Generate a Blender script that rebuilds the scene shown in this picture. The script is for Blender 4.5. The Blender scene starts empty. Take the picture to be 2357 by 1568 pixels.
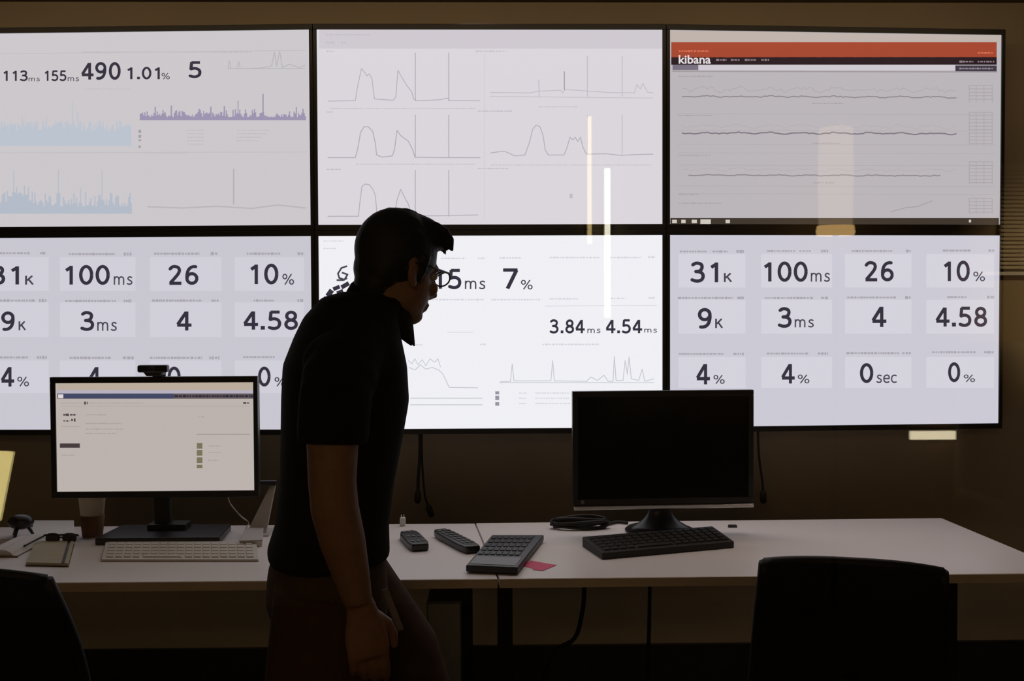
import bpy, bmesh, math, random
import numpy as np
from mathutils import Vector, Matrix
random.seed(7)
C = bpy.context.scene.collection
V = Vector
PI = math.pi

# ------------------------------------------------------------------ camera
FPX, CX, CY = 2480.0, 1178.5, 784.0
EYE = V((0, 0, 1.45))
YAW, PITCH, ROLL = 0.01858, 0.02779, -0.00415
_f0 = V((math.sin(YAW), math.cos(YAW), 0)); _r0 = V((math.cos(YAW), -math.sin(YAW), 0)); _u0 = V((0, 0, 1))
FWD = _f0 * math.cos(PITCH) - _u0 * math.sin(PITCH)
_u1 = _u0 * math.cos(PITCH) + _f0 * math.sin(PITCH)
RGT = _r0 * math.cos(ROLL) + _u1 * math.sin(ROLL)
UPV = _u1 * math.cos(ROLL) - _r0 * math.sin(ROLL)
cam = bpy.data.cameras.new('camera'); camo = bpy.data.objects.new('camera', cam); C.objects.link(camo)
cam.sensor_width = 36.0; cam.lens = FPX / 2357.0 * 36.0; cam.clip_start = 0.02
mw = Matrix((RGT, UPV, -FWD)).transposed().to_4x4(); mw.translation = EYE
camo.matrix_world = mw
bpy.context.scene.camera = camo

# ------------------------------------------------------------------ world, light, exposure
sc = bpy.context.scene
sc.view_settings.view_transform = 'Standard'; sc.view_settings.look = 'None'
sc.view_settings.exposure = 0.0; sc.view_settings.gamma = 1.0; sc.view_settings.use_curve_mapping = False
w = bpy.data.worlds.new('night'); sc.world = w; w.use_nodes = True
w.node_tree.nodes['Background'].inputs[0].default_value = (0.9, 0.6, 0.35, 1)
w.node_tree.nodes['Background'].inputs[1].default_value = 0.0

def lamp(name, kind, loc, energy, color, target=None, **kw):
    d = bpy.data.lights.new(name, kind); d.energy = energy; d.color = color
    for k, v in kw.items(): setattr(d, k, v)
    o = bpy.data.objects.new(name, d); C.objects.link(o); o.location = loc
    if target is not None:
        o.rotation_euler = (V(target) - V(loc)).to_track_quat('-Z', 'Y').to_euler()
    return o
# dimmed warm ceiling light over the desks, then three added fill lights
lamp('ceiling_lamp_light', 'AREA', (-0.1, 3.30, 2.56), 3.7, (1.0, 0.72, 0.43), (-0.1, 4.0, 1.75), shape='RECTANGLE', size=4.4, size_y=0.12)
lamp('desk_fill_light', 'AREA', (0.95, 3.5, 2.56), 2.1, (1.0, 0.84, 0.76), (0.85, 3.1, 0.74), shape='RECTANGLE', size=2.2, size_y=0.12, spread=math.radians(75))  # added unseen fill, brightens the right desktop
lamp('blind_fill_spot', 'SPOT', (2.5, -1.9, 2.45), 520, (1.0, 0.76, 0.42), (2.95, -4.15, 1.5), spot_size=0.62, spot_blend=1.0, shadow_soft_size=0.05)  # added spot, brightens the blind so its reflection shows
lamp('room_fill_light', 'AREA', (-0.6, -1.6, 2.48), 5.6, (1.0, 0.6, 0.3), (-0.3, 3.5, 1.0), shape='RECTANGLE', size=1.2, size_y=0.3)  # added warm fill from the camera side for lower wall and arm

# ------------------------------------------------------------------ projection helpers
def ray(px, py):
    return (FWD + RGT * ((px - CX) / FPX) - UPV * ((py - CY) / FPX))
def on_y(px, py, Y):
    d = ray(px, py); return EYE + d * ((Y - EYE.y) / d.y)
def on_z(px, py, Z):
    d = ray(px, py); return EYE + d * ((Z - EYE.z) / d.z)
def on_plane(px, py, o, n):
    d = ray(px, py); return EYE + d * ((o - EYE).dot(n) / d.dot(n))
PANE = 0.55
def mirror_y(px, py, D):             # the real place of what is seen in the glass at distance D
    p = on_y(px, py, D); return V((p.x, 2 * PANE - D, p.z))

# ------------------------------------------------------------------ materials
def lin(c):
    c /= 255.0
    return c / 12.92 if c <= 0.04045 else ((c + 0.055) / 1.055) ** 2.4
def srgb(r, g, b): return (lin(r), lin(g), lin(b), 1.0)
MATS = {}
def mat(name, col, rough=0.5, metal=0.0, vary=0.12, scale=30.0, bump=0.0, bscale=200.0, spec=0.5, coat=0.0, stretch=None):
    if name in MATS: return MATS[name]
    m = bpy.data.materials.new(name); m.use_nodes = True; nt = m.node_tree; b = nt.nodes['Principled BSDF']
    b.inputs['Roughness'].default_value = rough; b.inputs['Metallic'].default_value = metal
    b.inputs['Specular IOR Level'].default_value = spec; b.inputs['Coat Weight'].default_value = coat
    tc = nt.nodes.new('ShaderNodeTexCoord'); mp = nt.nodes.new('ShaderNodeMapping')
    if stretch: mp.inputs['Scale'].default_value = stretch
    nt.links.new(tc.outputs['Object'], mp.inputs['Vector'])
    n = nt.nodes.new('ShaderNodeTexNoise'); n.inputs['Scale'].default_value = scale; n.inputs['Detail'].default_value = 4
    nt.links.new(mp.outputs['Vector'], n.inputs['Vector'])
    r = nt.nodes.new('ShaderNodeValToRGB')
    a, c = 1 - vary, 1 + vary
    r.color_ramp.elements[0].position = 0.3; r.color_ramp.elements[1].position = 0.7
    r.color_ramp.elements[0].color = (col[0] * a, col[1] * a, col[2] * a, 1)
    r.color_ramp.elements[1].color = (min(1, col[0] * c), min(1, col[1] * c), min(1, col[2] * c), 1)
    nt.links.new(n.outputs['Fac'], r.inputs['Fac']); nt.links.new(r.outputs['Color'], b.inputs['Base Color'])
    if bump:
        n2 = nt.nodes.new('ShaderNodeTexNoise'); n2.inputs['Scale'].default_value = bscale
        nt.links.new(mp.outputs['Vector'], n2.inputs['Vector'])
        bp = nt.nodes.new('ShaderNodeBump'); bp.inputs['Strength'].default_value = bump; bp.inputs['Distance'].default_value = 0.002
        nt.links.new(n2.outputs['Fac'], bp.inputs['Height']); nt.links.new(bp.outputs['Normal'], b.inputs['Normal'])
    MATS[name] = m; return m
TRANS = 0.90
def glow(name, rgb, strength=1.0, light=True, gain=1.0 / TRANS):
    if name in MATS: return MATS[name]
    m = bpy.data.materials.new(name); m.use_nodes = True; b = m.node_tree.nodes['Principled BSDF']
    b.inputs['Base Color'].default_value = (0.01, 0.01, 0.01, 1); b.inputs['Roughness'].default_value = 0.35
    b.inputs['Specular IOR Level'].default_value = 0.2
    b.inputs['Emission Color'].default_value = srgb(*rgb); b.inputs['Emission Strength'].default_value = strength * gain
    if not light: m.cycles.emission_sampling = 'NONE'
    MATS[name] = m; return m
def px(r, g, b):                      # one colour shown by a screen
    return glow('screen_colour_%d_%d_%d' % (r, g, b), (r, g, b), 1.0, False)

M_black = mat('black_plastic', (0.012, 0.012, 0.013), 0.35, vary=0.1)
M_blackm = mat('black_matte_plastic', (0.010, 0.010, 0.011), 0.6, vary=0.1, bump=0.1)
M_bezel = mat('bezel_plastic', (0.006, 0.006, 0.006), 0.4, vary=0.1)
M_dkmetal = mat('black_powder_metal', (0.012, 0.012, 0.012), 0.5, 0.2, bump=0.05)
M_chrome = mat('silver_strip', (0.75, 0.74, 0.72), 0.22, 0.9, vary=0.03)
M_desk = mat('white_laminate', (0.88, 0.83, 0.82), 0.34, vary=0.015, scale=6, bump=0.02)
M_edge = mat('desk_edge_band', (0.86, 0.72, 0.52), 0.5, vary=0.06, scale=12, stretch=(1, 8, 8))
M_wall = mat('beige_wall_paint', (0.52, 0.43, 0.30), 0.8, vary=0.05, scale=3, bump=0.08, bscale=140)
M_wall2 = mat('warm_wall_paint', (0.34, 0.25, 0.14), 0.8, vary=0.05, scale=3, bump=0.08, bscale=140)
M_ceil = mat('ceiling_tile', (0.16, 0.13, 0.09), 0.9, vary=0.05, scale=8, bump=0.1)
M_floor = mat('dark_carpet', (0.030, 0.026, 0.022), 0.95, vary=0.3, scale=160, bump=0.4, bscale=500)
M_fabric = mat('black_mesh_fabric', (0.006, 0.006, 0.007), 0.9, vary=0.3, scale=300, bump=0.4, bscale=700)
M_paper = mat('white_paper', (0.78, 0.76, 0.74), 0.8, vary=0.02)
M_cup = mat('paper_cup', (0.62, 0.52, 0.38), 0.7, vary=0.05)
M_sleeve = mat('cardboard_sleeve', (0.16, 0.07, 0.035), 0.85, vary=0.15, scale=80, stretch=(1, 1, 0.1))
M_keys = mat('white_keycaps', (0.66, 0.62, 0.56), 0.5, vary=0.03)
M_alu = mat('pale_aluminium', (0.62, 0.58, 0.52), 0.45, 0.3, vary=0.03)
M_grey = mat('pale_grey_plastic', (0.50, 0.47, 0.44), 0.5, vary=0.04)
M_midgrey = mat('grey_plastic', (0.22, 0.22, 0.24), 0.45, vary=0.05)
M_dkgrey = mat('dark_grey_plastic', (0.035, 0.035, 0.042), 0.45, vary=0.1)
M_pink = mat('pink_paper', (0.75, 0.09, 0.20), 0.7, vary=0.04)
M_leather = mat('tan_leather', (0.20, 0.12, 0.05), 0.6, vary=0.15, bump=0.2)
M_skin = mat('skin', (0.36, 0.19, 0.10), 0.55, vary=0.08, scale=60, bump=0.08, bscale=400)
M_hair = mat('black_hair', (0.004, 0.004, 0.0045), 0.6, vary=0.3, scale=90, bump=0.7, bscale=260, stretch=(0.3, 1, 1))
M_shirt = mat('black_cotton', (0.0045, 0.0045, 0.005), 0.95, vary=0.2, scale=40, bump=0.3, bscale=900, spec=0.1)
M_trouser = mat('brown_cotton', (0.10, 0.055, 0.032), 0.9, vary=0.12, scale=30, bump=0.3, bscale=900, spec=0.15)
M_shoe = mat('dark_shoe_leather', (0.02, 0.014, 0.01), 0.4, vary=0.1)
M_eye = mat('eye_white', (0.7, 0.68, 0.64), 0.2, vary=0.03)
M_cable = mat('black_cable', (0.005, 0.005, 0.005), 0.6, vary=0.1)
M_strap = mat('pale_strap', (0.30, 0.27, 0.26), 0.8, vary=0.05)
M_slat = mat('pale_slat', (0.72, 0.64, 0.48), 0.5, vary=0.03)
M_whitef = mat('white_frame_paint', (0.8, 0.77, 0.7), 0.45, vary=0.02)
M_uphol = mat('pale_upholstery', (0.60, 0.50, 0.34), 0.9, vary=0.06, bump=0.3)
M_cushion = mat('dark_cushion_cloth', (0.04, 0.02, 0.012), 0.9, vary=0.1, bump=0.3)

def glass_mat():
    m = bpy.data.materials.new('partition_glass'); m.use_nodes = True; nt = m.node_tree
    nt.nodes.remove(nt.nodes['Principled BSDF']); out = nt.nodes['Material Output']
    t = nt.nodes.new('ShaderNodeBsdfTransparent'); g = nt.nodes.new('ShaderNodeBsdfGlossy'); g.inputs['Roughness'].default_value = 0.0
    mx = nt.nodes.new('ShaderNodeMixShader'); mx.inputs[0].default_value = 0.05
    nt.links.new(t.outputs[0], mx.inputs[1]); nt.links.new(g.outputs[0], mx.inputs[2]); nt.links.new(mx.outputs[0], out.inputs[0])
    return m
M_glass = glass_mat()

# ------------------------------------------------------------------ mesh builder
class B:
    def __init__(s): s.v = []; s.f = []
    def add(s, vs, fs):
        o = len(s.v); s.v += [V(p) for p in vs]; s.f += [tuple(i + o for i in f) for f in fs]; return s
    def box(s, c, size, R=None):
        x, y, z = [a / 2 for a in size]; c = V(c)
        vs = [V((sx * x, sy * y, sz * z)) for sz in (-1, 1) for sy in (-1, 1) for sx in (-1, 1)]
        if R is not None: vs = [R @ p for p in vs]
        return s.add([c + p for p in vs], [(0, 2, 3, 1), (4, 5, 7, 6), (0, 1, 5, 4), (2, 6, 7, 3), (0, 4, 6, 2), (1, 3, 7, 5)])
    def prism(s, poly, z0, z1):       # poly counter-clockwise from above
        n = len(poly)
        return s.add([V((p[0], p[1], z0)) for p in poly] + [V((p[0], p[1], z1)) for p in poly],
                     [tuple(reversed(range(n))), tuple(range(n, 2 * n))] + [(i, (i + 1) % n, n + (i + 1) % n, n + i) for i in range(n)])
    def extrude(s, poly, d):          # any planar polygon, thickened by vector d
        n = len(poly); d = V(d)
        return s.add([V(p) for p in poly] + [V(p) + d for p in poly],
                     [tuple(reversed(range(n))), tuple(range(n, 2 * n))] + [(i, (i + 1) % n, n + (i + 1) % n, n + i) for i in range(n)])
    def face(s, poly): return s.add(poly, [tuple(range(len(poly)))])
    def rings(s, rs, caps=True, closed=True):
        n = len(rs[0]); vs = [p for r in rs for p in r]; fs = []
        for k in range(len(rs) - 1):
            for i in range(n if closed else n - 1):
                j = (i + 1) % n; fs.append((k * n + i, k * n + j, (k + 1) * n + j, (k + 1) * n + i))
        if caps: fs += [tuple(reversed(range(n))), tuple((len(rs) - 1) * n + i for i in range(n))]
        return s.add(vs, fs)
    def limb(s, pts, rad, n=14, flat=None, up=None):   # round tapering tube through points; flat = (axis, factor) squash
        pts = [V(p) for p in pts]; rs = []; ref = V(up) if up else V((0.123, 0.9, 0.31))
        if not hasattr(rad, '__len__'): rad = [rad] * len(pts)
        for i, p in enumerate(pts):
            d = (pts[min(i + 1, len(pts) - 1)] - pts[max(i - 1, 0)]).normalized()
            a = (ref - d * ref.dot(d)).normalized(); b = d.cross(a)
            fa, fb = (1, 1) if flat is None else flat
            rs.append([p + a * (math.cos(t) * rad[i] * fa) + b * (math.sin(t) * rad[i] * fb) for t in [2 * PI * k / n for k in range(n)]])
        return s.rings(rs)
    def tube(s, pts, r, n=8): return s.limb(smooth_path(pts), r, n)
    def lathe(s, prof, c, n=32, R=None):
        c = V(c); rs = []
        for r, z in prof:
            ring = [V((r * math.cos(2 * PI * k / n), r * math.sin(2 * PI * k / n), z)) for k in range(n)]
            if R is not None: ring = [R @ p for p in ring]
            rs.append([c + p for p in ring])
        return s.rings(rs)
    def ball(s, c, r, R=None, nu=20, nv=12):
        c = V(c); r = (r, r, r) if not hasattr(r, '__len__') else r; rs = []
        for j in range(1, nv):
            t = PI * j / nv - PI / 2; ring = []
            for i in range(nu):
                p = V((r[0] * math.cos(t) * math.cos(2 * PI * i / nu), r[1] * math.cos(t) * math.sin(2 * PI * i / nu), r[2] * math.sin(t)))
                ring.append(c + (R @ p if R is not None else p))
            rs.append(ring)
        return s.rings(rs)
def smooth_path(pts, sub=6):
    pts = [V(p) for p in pts]
    if len(pts) < 3: return pts
    out = []
    for i in range(len(pts) - 1):
        p0, p1, p2, p3 = pts[max(i - 1, 0)], pts[i], pts[i + 1], pts[min(i + 2, len(pts) - 1)]
        for k in range(sub):
            t = k / sub
            out.append(0.5 * ((2 * p1) + (p2 - p0) * t + (2 * p0 - 5 * p1 + 4 * p2 - p3) * t * t + (3 * p1 - p0 - 3 * p2 + p3) * t ** 3))
    return out + [pts[-1]]
ROOT = {}
def obj(name, b, m, parent=None, bevel=0.0, smooth=False, label=None, local=False, seg=2):
    me = bpy.data.meshes.new(name)
    inv = Matrix.Identity(4)
    if parent is not None and not local: inv = ROOT[parent.name].inverted()
    me.from_pydata([tuple(inv @ p) for p in b.v], [], b.f); me.validate()
    bm = bmesh.new(); bm.from_mesh(me); bmesh.ops.recalc_face_normals(bm, faces=bm.faces); bm.to_mesh(me); bm.free()
    for mm in (m if isinstance(m, (list, tuple)) else [m]): me.materials.append(mm)
    o = bpy.data.objects.new(name, me); C.objects.link(o)
    if parent is not None: o.parent = parent; ROOT[o.name] = ROOT[parent.name]
    else: ROOT[o.name] = Matrix.Identity(4)
    if smooth: me.polygons.foreach_set('use_smooth', [True] * len(me.polygons))
    if bevel:
        md = o.modifiers.new('bevel', 'BEVEL'); md.width = bevel; md.segments = seg; md.limit_method = 'ANGLE'; md.angle_limit = 0.6
        me.polygons.foreach_set('use_smooth', [True] * len(me.polygons)); md.harden_normals = True
    if label: o['label'] = label
    return o
def flat(name, b, m, parent, label=None):       # screen content: faces keep the order given
    me = bpy.data.meshes.new(name); me.from_pydata([tuple(p) for p in b.v], [], b.f); me.materials.append(m)
    o = bpy.data.objects.new(name, me); C.objects.link(o); o.parent = parent; ROOT[o.name] = ROOT[parent.name]
    if label: o['label'] = label
    return o
def tag(o, label, cat, group=None):
    o['label'] = label; o['category'] = cat
    if group: o['group'] = group
    return o
def thing(name, label, cat, loc=(0, 0, 0), rotz=0.0, group=None):
    o = bpy.data.objects.new(name, None); C.objects.link(o); o.location = loc; o.rotation_euler = (0, 0, rotz)
    o.empty_display_size = 0.05
    ROOT[o.name] = Matrix.Translation(V(loc)) @ Matrix.Rotation(rotz, 4, 'Z')
    return tag(o, label, cat, group)
def struct(name, b, m, **kw):
    o = obj(name, b, m, **kw); o['kind'] = 'structure'; return o
def bake(o, voxel=0.006, smooth=3, factor=0.5):   # fuse overlapping solids into one continuous surface
    r = o.modifiers.new('fuse', 'REMESH'); r.mode = 'VOXEL'; r.voxel_size = voxel
    sm = o.modifiers.new('soften', 'SMOOTH'); sm.iterations = smooth; sm.factor = factor
    par, mb = o.parent, o.matrix_parent_inverse.copy(); o.parent = None
    dg = bpy.context.evaluated_depsgraph_get(); me = bpy.data.meshes.new_from_object(o.evaluated_get(dg))
    old = o.data; o.modifiers.clear(); o.data = me; bpy.data.meshes.remove(old); me.name = o.name
    o.parent = par
    me.polygons.foreach_set('use_smooth', [True] * len(me.polygons))
    return o
def text_flat(body, weight=0.0):
    cu = bpy.data.curves.new('t', 'FONT'); cu.body = body; cu.size = 1.0; cu.offset = weight; cu.resolution_u = 4
    o = bpy.data.objects.new('t', cu); C.objects.link(o)
    dg = bpy.context.evaluated_depsgraph_get(); me = bpy.data.meshes.new_from_object(o.evaluated_get(dg))
    vs = [v.co.copy() for v in me.vertices]; fs = [tuple(p.vertices) for p in me.polygons]
    bpy.data.objects.remove(o); bpy.data.curves.remove(cu); bpy.data.meshes.remove(me)
    return vs, fs

# ------------------------------------------------------------------ room shell
WB, WF, XL, XR, CEIL = 4.0, -4.2, -3.6, 3.6, 2.585
struct('floor', B().box((0, -0.1, -0.05), (7.4, 8.6, 0.1)), M_floor)
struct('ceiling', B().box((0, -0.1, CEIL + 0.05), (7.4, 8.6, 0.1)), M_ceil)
struct('wall_back', B().box((0, WB + 0.05, CEIL / 2), (7.4, 0.1, CEIL)), M_wall)
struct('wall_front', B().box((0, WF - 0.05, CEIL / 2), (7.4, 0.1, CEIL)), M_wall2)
struct('wall_left', B().box((XL - 0.05, (WB + WF) / 2, CEIL / 2), (0.1, WB - WF, CEIL)), M_wall)
struct('wall_right', B().box((XR + 0.05, (WB + WF) / 2, CEIL / 2), (0.1, WB - WF, CEIL)), M_wall)
struct('baseboard_back', B().box((0, WB - 0.008, 0.1), (7.2, 0.016, 0.2)), mat('dark_skirting', (0.02, 0.016, 0.012), 0.7, vary=0.1), bevel=0.003)
struct('window_1', B().box((0, PANE, CEIL / 2), (7.2, 0.008, CEIL)), M_glass)

# ------------------------------------------------------------------ the video wall
TW, TH = 1.21, 0.6806
TXC, TD, TZC, GH, GV, AL, AR = -0.00197, 3.80349, 1.45 + 0.28369, 0.02658, 0.03903, 0.05029, 0.05647
el = V((math.cos(AL), -math.sin(AL), 0)); er = V((math.cos(AR), math.sin(AR), 0)); e0 = V((1, 0, 0))
hingeL = V((TXC - TW / 2, TD, 0)) - (el + e0) * (GH / 2); hingeR = V((TXC + TW / 2, TD, 0)) + (er + e0) * (GH / 2)
COLS = {'L': (hingeL - el * (TW / 2), -AL), 'C': (V((TXC, TD, 0)), 0.0), 'R': (hingeR + er * (TW / 2), AR)}
ROWS = {'U': TZC + GV / 2 + TH / 2, 'L': TZC - GV / 2 - TH / 2}
def _el(cx_, cy_, rx, ry, a0=0, a1=360, n=28): return [(cx_ + rx * math.cos(math.radians(a0 + (a1 - a0) * k / n)), cy_ + ry * math.sin(math.radians(a0 + (a1 - a0) * k / n))) for k in range(n + 1)]
def _sm(pts): return [(p.x, p.y) for p in smooth_path([V((x, y, 0)) for x, y in pts], 7)]
GLYPH = {   # centre lines of the dashboard lettering, cap height 1: (advance, strokes)
    '0': (0.80, [_el(0.40, 0.5, 0.265, 0.435)]),
    '1': (0.80, [[(0.47, 0.0), (0.47, 0.97)], [(0.47, 0.90), (0.22, 0.73)]]),
    '2': (0.80, [_sm([(0.13, 0.80), (0.24, 0.91), (0.38, 0.935), (0.54, 0.88), (0.60, 0.74), (0.55, 0.58), (0.42, 0.40), (0.15, 0.085)]), [(0.10, 0.065), (0.70, 0.065)]]),
    '3': (0.80, [_sm([(0.14, 0.85), (0.26, 0.925), (0.40, 0.935), (0.55, 0.87), (0.585, 0.74), (0.53, 0.60), (0.42, 0.54), (0.28, 0.525)]), _sm([(0.28, 0.525), (0.46, 0.51), (0.60, 0.42), (0.635, 0.28), (0.57, 0.13), (0.42, 0.065), (0.26, 0.07), (0.10, 0.125)])]),
    '4': (0.80, [[(0.53, 0.0), (0.53, 0.97)], [(0.50, 0.93), (0.10, 0.31)], [(0.07, 0.275), (0.76, 0.275)]]),
    '5': (0.80, [[(0.64, 0.935), (0.20, 0.935)], [(0.215, 0.96), (0.175, 0.52)], _sm([(0.175, 0.53), (0.30, 0.575), (0.44, 0.57), (0.58, 0.49), (0.635, 0.33), (0.58, 0.15), (0.42, 0.065), (0.27, 0.07), (0.12, 0.12)])]),
    '6': (0.80, [_el(0.42, 0.315, 0.245, 0.25), _sm([(0.175, 0.32), (0.18, 0.52), (0.24, 0.74), (0.36, 0.88), (0.50, 0.93), (0.62, 0.925)])]),
    '7': (0.80, [[(0.08, 0.935), (0.70, 0.935)], [(0.655, 0.93), (0.27, 0.0)]]),
    '8': (0.80, [_el(0.40, 0.725, 0.215, 0.205), _el(0.40, 0.285, 0.255, 0.22)]),
    '9': (0.80, [_el(0.38, 0.685, 0.245, 0.25), _sm([(0.625, 0.68), (0.62, 0.48), (0.56, 0.26), (0.44, 0.12), (0.30, 0.07), (0.18, 0.075)])]),
    '.': (0.38, [[(0.19, 0.0), (0.19, 0.20)]]),
    '%': (1.10, [_el(0.27, 0.74, 0.16, 0.20), _el(0.83, 0.26, 0.16, 0.20), [(0.82, 0.98), (0.28, 0.02)]]),
    'K': (0.86, [[(0.14, 0.0), (0.14, 1.0)], [(0.66, 0.98), (0.20, 0.45)], [(0.34, 0.60), (0.72, 0.02)]]),
    'm': (1.62, [[(0.15, 0.0), (0.15, 1.0)], _sm([(0.15, 0.62), (0.26, 0.86), (0.46, 0.93), (0.66, 0.84), (0.71, 0.60)]), [(0.71, 0.62), (0.71, 0.0)], _sm([(0.71, 0.62), (0.82, 0.86), (1.02, 0.93), (1.22, 0.84), (1.28, 0.60)]), [(1.28, 0.62), (1.28, 0.0)]]),
    's': (0.84, [_sm([(0.66, 0.85), (0.50, 0.925), (0.32, 0.91), (0.20, 0.78), (0.26, 0.62), (0.44, 0.51), (0.60, 0.42), (0.66, 0.27), (0.58, 0.12), (0.40, 0.07), (0.24, 0.085), (0.12, 0.15)])]),
    'e': (0.98, [_sm([(0.84, 0.52), (0.79, 0.80), (0.64, 0.92), (0.46, 0.93), (0.24, 0.80), (0.15, 0.52), (0.22, 0.22), (0.42, 0.08), (0.62, 0.075), (0.80, 0.14)]), [(0.15, 0.52), (0.84, 0.52)]]),
    'c': (0.84, [_sm([(0.74, 0.86), (0.58, 0.925), (0.44, 0.915), (0.24, 0.80), (0.15, 0.50), (0.22, 0.21), (0.40, 0.08), (0.58, 0.075), (0.74, 0.13)])])}
def stroke_text(body, wt):
    vs, fs, x0 = [], [], 0.0
    def poly(pts):
        o = len(vs); vs.extend(V((x, y, 0)) for x, y in pts); fs.append(tuple(range(o, o + len(pts))))
    for ch in body:
        adv, strokes = GLYPH[ch]; k = wt * (1.25 if ch == '.' else 0.62 if ch == '%' else 1.0)
        for st_ in strokes:
            for (ax, ay), (bx_, by_) in zip(st_, st_[1:]):
                d = V((bx_ - ax, by_ - ay)); n_ = V((-d.y, d.x)).normalized() * k / 2
                poly([(x0 + ax - n_.x, ay - n_.y), (x0 + bx_ - n_.x, by_ - n_.y), (x0 + bx_ + n_.x, by_ + n_.y), (x0 + ax + n_.x, ay + n_.y)])
            for ax, ay in st_[1:-1]: poly([(x0 + ax + k / 2 * math.cos(PI * j / 5), ay + k / 2 * math.sin(PI * j / 5)) for j in range(10)])
        x0 += adv
    return vs, fs
class Screen:                          # pixel-free content in the plane of one display: local x right, z up, y towards the wall
    def __init__(s, root, scr): s.root, s.scr = root, scr; s.M = ROOT[root.name]; s.inv = s.M.inverted(); s.n = s.M.to_3x3() @ V((0, 1, 0)); s.o = s.M.translation
    def p(s, x, y, lift=0.0006):
        q = s.inv @ on_plane(x, y, s.o, s.n); return V((q.x, -lift, q.z))
    def clip(s, q): return V((max(-s.w, min(s.w, q.x)), q.y, max(-s.h, min(s.h, q.z))))
    def rect(s, x0, y0, x1, y1, m, name='panel', lift=0.0004):
        return flat(name, B().face([s.clip(s.p(a, b, lift)) for a, b in ((x0, y1), (x1, y1), (x1, y0), (x0, y0))]), m, s.scr)
    def poly(s, pts, m, name='chart', lift=0.0006):
        return flat(name, B().face([s.clip(s.p(a, b, lift)) for a, b in pts]), m, s.scr)
    def bars(s, rects, m, name, lift=0.0006):
        if len(rects) < 9:
            for q_ in rects: s.rect(*q_, m, name, lift)
            return
        b = B()
        for x0, y0, x1, y1 in rects: b.face([s.clip(s.p(a, c, lift)) for a, c in ((x0, y1), (x1, y1), (x1, y0), (x0, y0))])
        return flat(name, b, m, s.scr)
    def line(s, pts, wpx, m, name='chart_line', lift=0.0008):
        b = B(); P = [s.clip(s.p(x, y, lift)) for x, y in pts]; h = wpx * 0.00153 / 2
        for a, c in zip(P, P[1:]):
            d = c - a
            if d.length < 1e-6: continue
            d.normalize(); nn = V((-d.z, 0, d.x)) * h; d = d * h * 0.6
            b.face([a - nn - d, c - nn + d, c + nn + d, a + nn - d])
        return flat(name, b, m, s.scr)
    def text(s, body, x0, y0, x1, y1, m, weight=0.012, name='readout', lift=0.0008):
        vs, fs = text_flat(body, weight) if body == 'kibana' else stroke_text(body, 0.166 if weight else 0.168)
        ax, bx = min(v.x for v in vs), max(v.x for v in vs); ay, by = min(v.y for v in vs), max(v.y for v in vs)
        b = B(); b.add([s.p(x0 + (v.x - ax) / (bx - ax) * (x1 - x0), y1 + (v.y - ay) / (by - ay) * (y0 - y1), lift) for v in vs], fs)
        b.v = [s.clip(v) for v in b.v]
        return flat(name, b, m, s.scr)
    def smudges(s, spans, m, name='caption', lift=0.0007, seed=0):   # rows of small unreadable words
        r = random.Random(seed)
        for x0, x1, y, h in spans:
            x = x0; b = B()
            while x < x1:
                w_ = min(r.uniform(3, 8), x1 - x); hh = h * r.uniform(0.6, 1.0)
                b.face([s.clip(s.p(a, c, lift)) for a, c in ((x, y + hh / 2), (x + w_, y + hh / 2), (x + w_, y - hh / 2), (x, y - hh / 2))])
                x += w_ + r.uniform(0.8, 2.5)
            flat(name, b, m, s.scr)
def display(key, rgb, label):
    c, a = COLS[key[1]]; z = ROWS[key[0]]
    t = thing('wall_display', label, 'screen', (c.x, c.y, z), a, 'displays of the video wall')
    bx, bz = GH / 2 - 0.0006, GV / 2 - 0.0006
    f = B()
    for cx_, cz, sx, sz in ((0, TH / 2 + bz / 2, TW + 2 * bx, bz), (0, -TH / 2 - bz / 2, TW + 2 * bx, bz), (-TW / 2 - bx / 2, 0, bx, TH), (TW / 2 + bx / 2, 0, bx, TH)):
        f.box((cx_, 0.006, cz), (sx, 0.026, sz))
    obj('bezel', f, M_bezel, t, local=True, bevel=0.0015)
    obj('housing', B().box((0, 0.052, 0), (TW + 0.012, 0.066, TH + 0.02)).box((0, 0.09, 0), (0.7, 0.03, 0.42)), M_blackm, t, local=True, bevel=0.006)
    back = WB - 0.004 - c.y
    for sx in (-0.2, 0.2): obj('wall_bracket', B().box((sx, (0.1 + back) / 2, 0), (0.05, back - 0.1, 0.3)), M_dkmetal, t, local=True)
    s = obj('screen', B().box((0, 0.009, 0), (TW, 0.018, TH)), glow('screen_light_' + label.split()[0] + key, rgb), t, local=True)
    S = Screen(t, s); S.w, S.h = TW / 2, TH / 2
    return S
INK = px(52, 48, 62); INK2 = px(70, 66, 80); CAP = px(168, 164, 174)

UL = display('UL', (203, 199, 203), 'upper left wall display showing 490 over blue and purple spike charts')
UC = display('UC', (217, 213, 219), 'upper middle wall display showing faint grey line charts above the man')
UR = display('UR', (186, 181, 185), 'upper right wall display with orange header band and grey wavy lines')
LL = display('LL', (200, 198, 208), 'lower left wall display of large readouts behind the lit desk monitor')
LC = display('LC', (239, 239, 244), 'lower middle wall display, brightest, behind the man, showing 15ms and 7%')
LR = display('LR', (203, 201, 212), 'lower right wall display of large readouts such as 31K, 100ms and 4.58')

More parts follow.
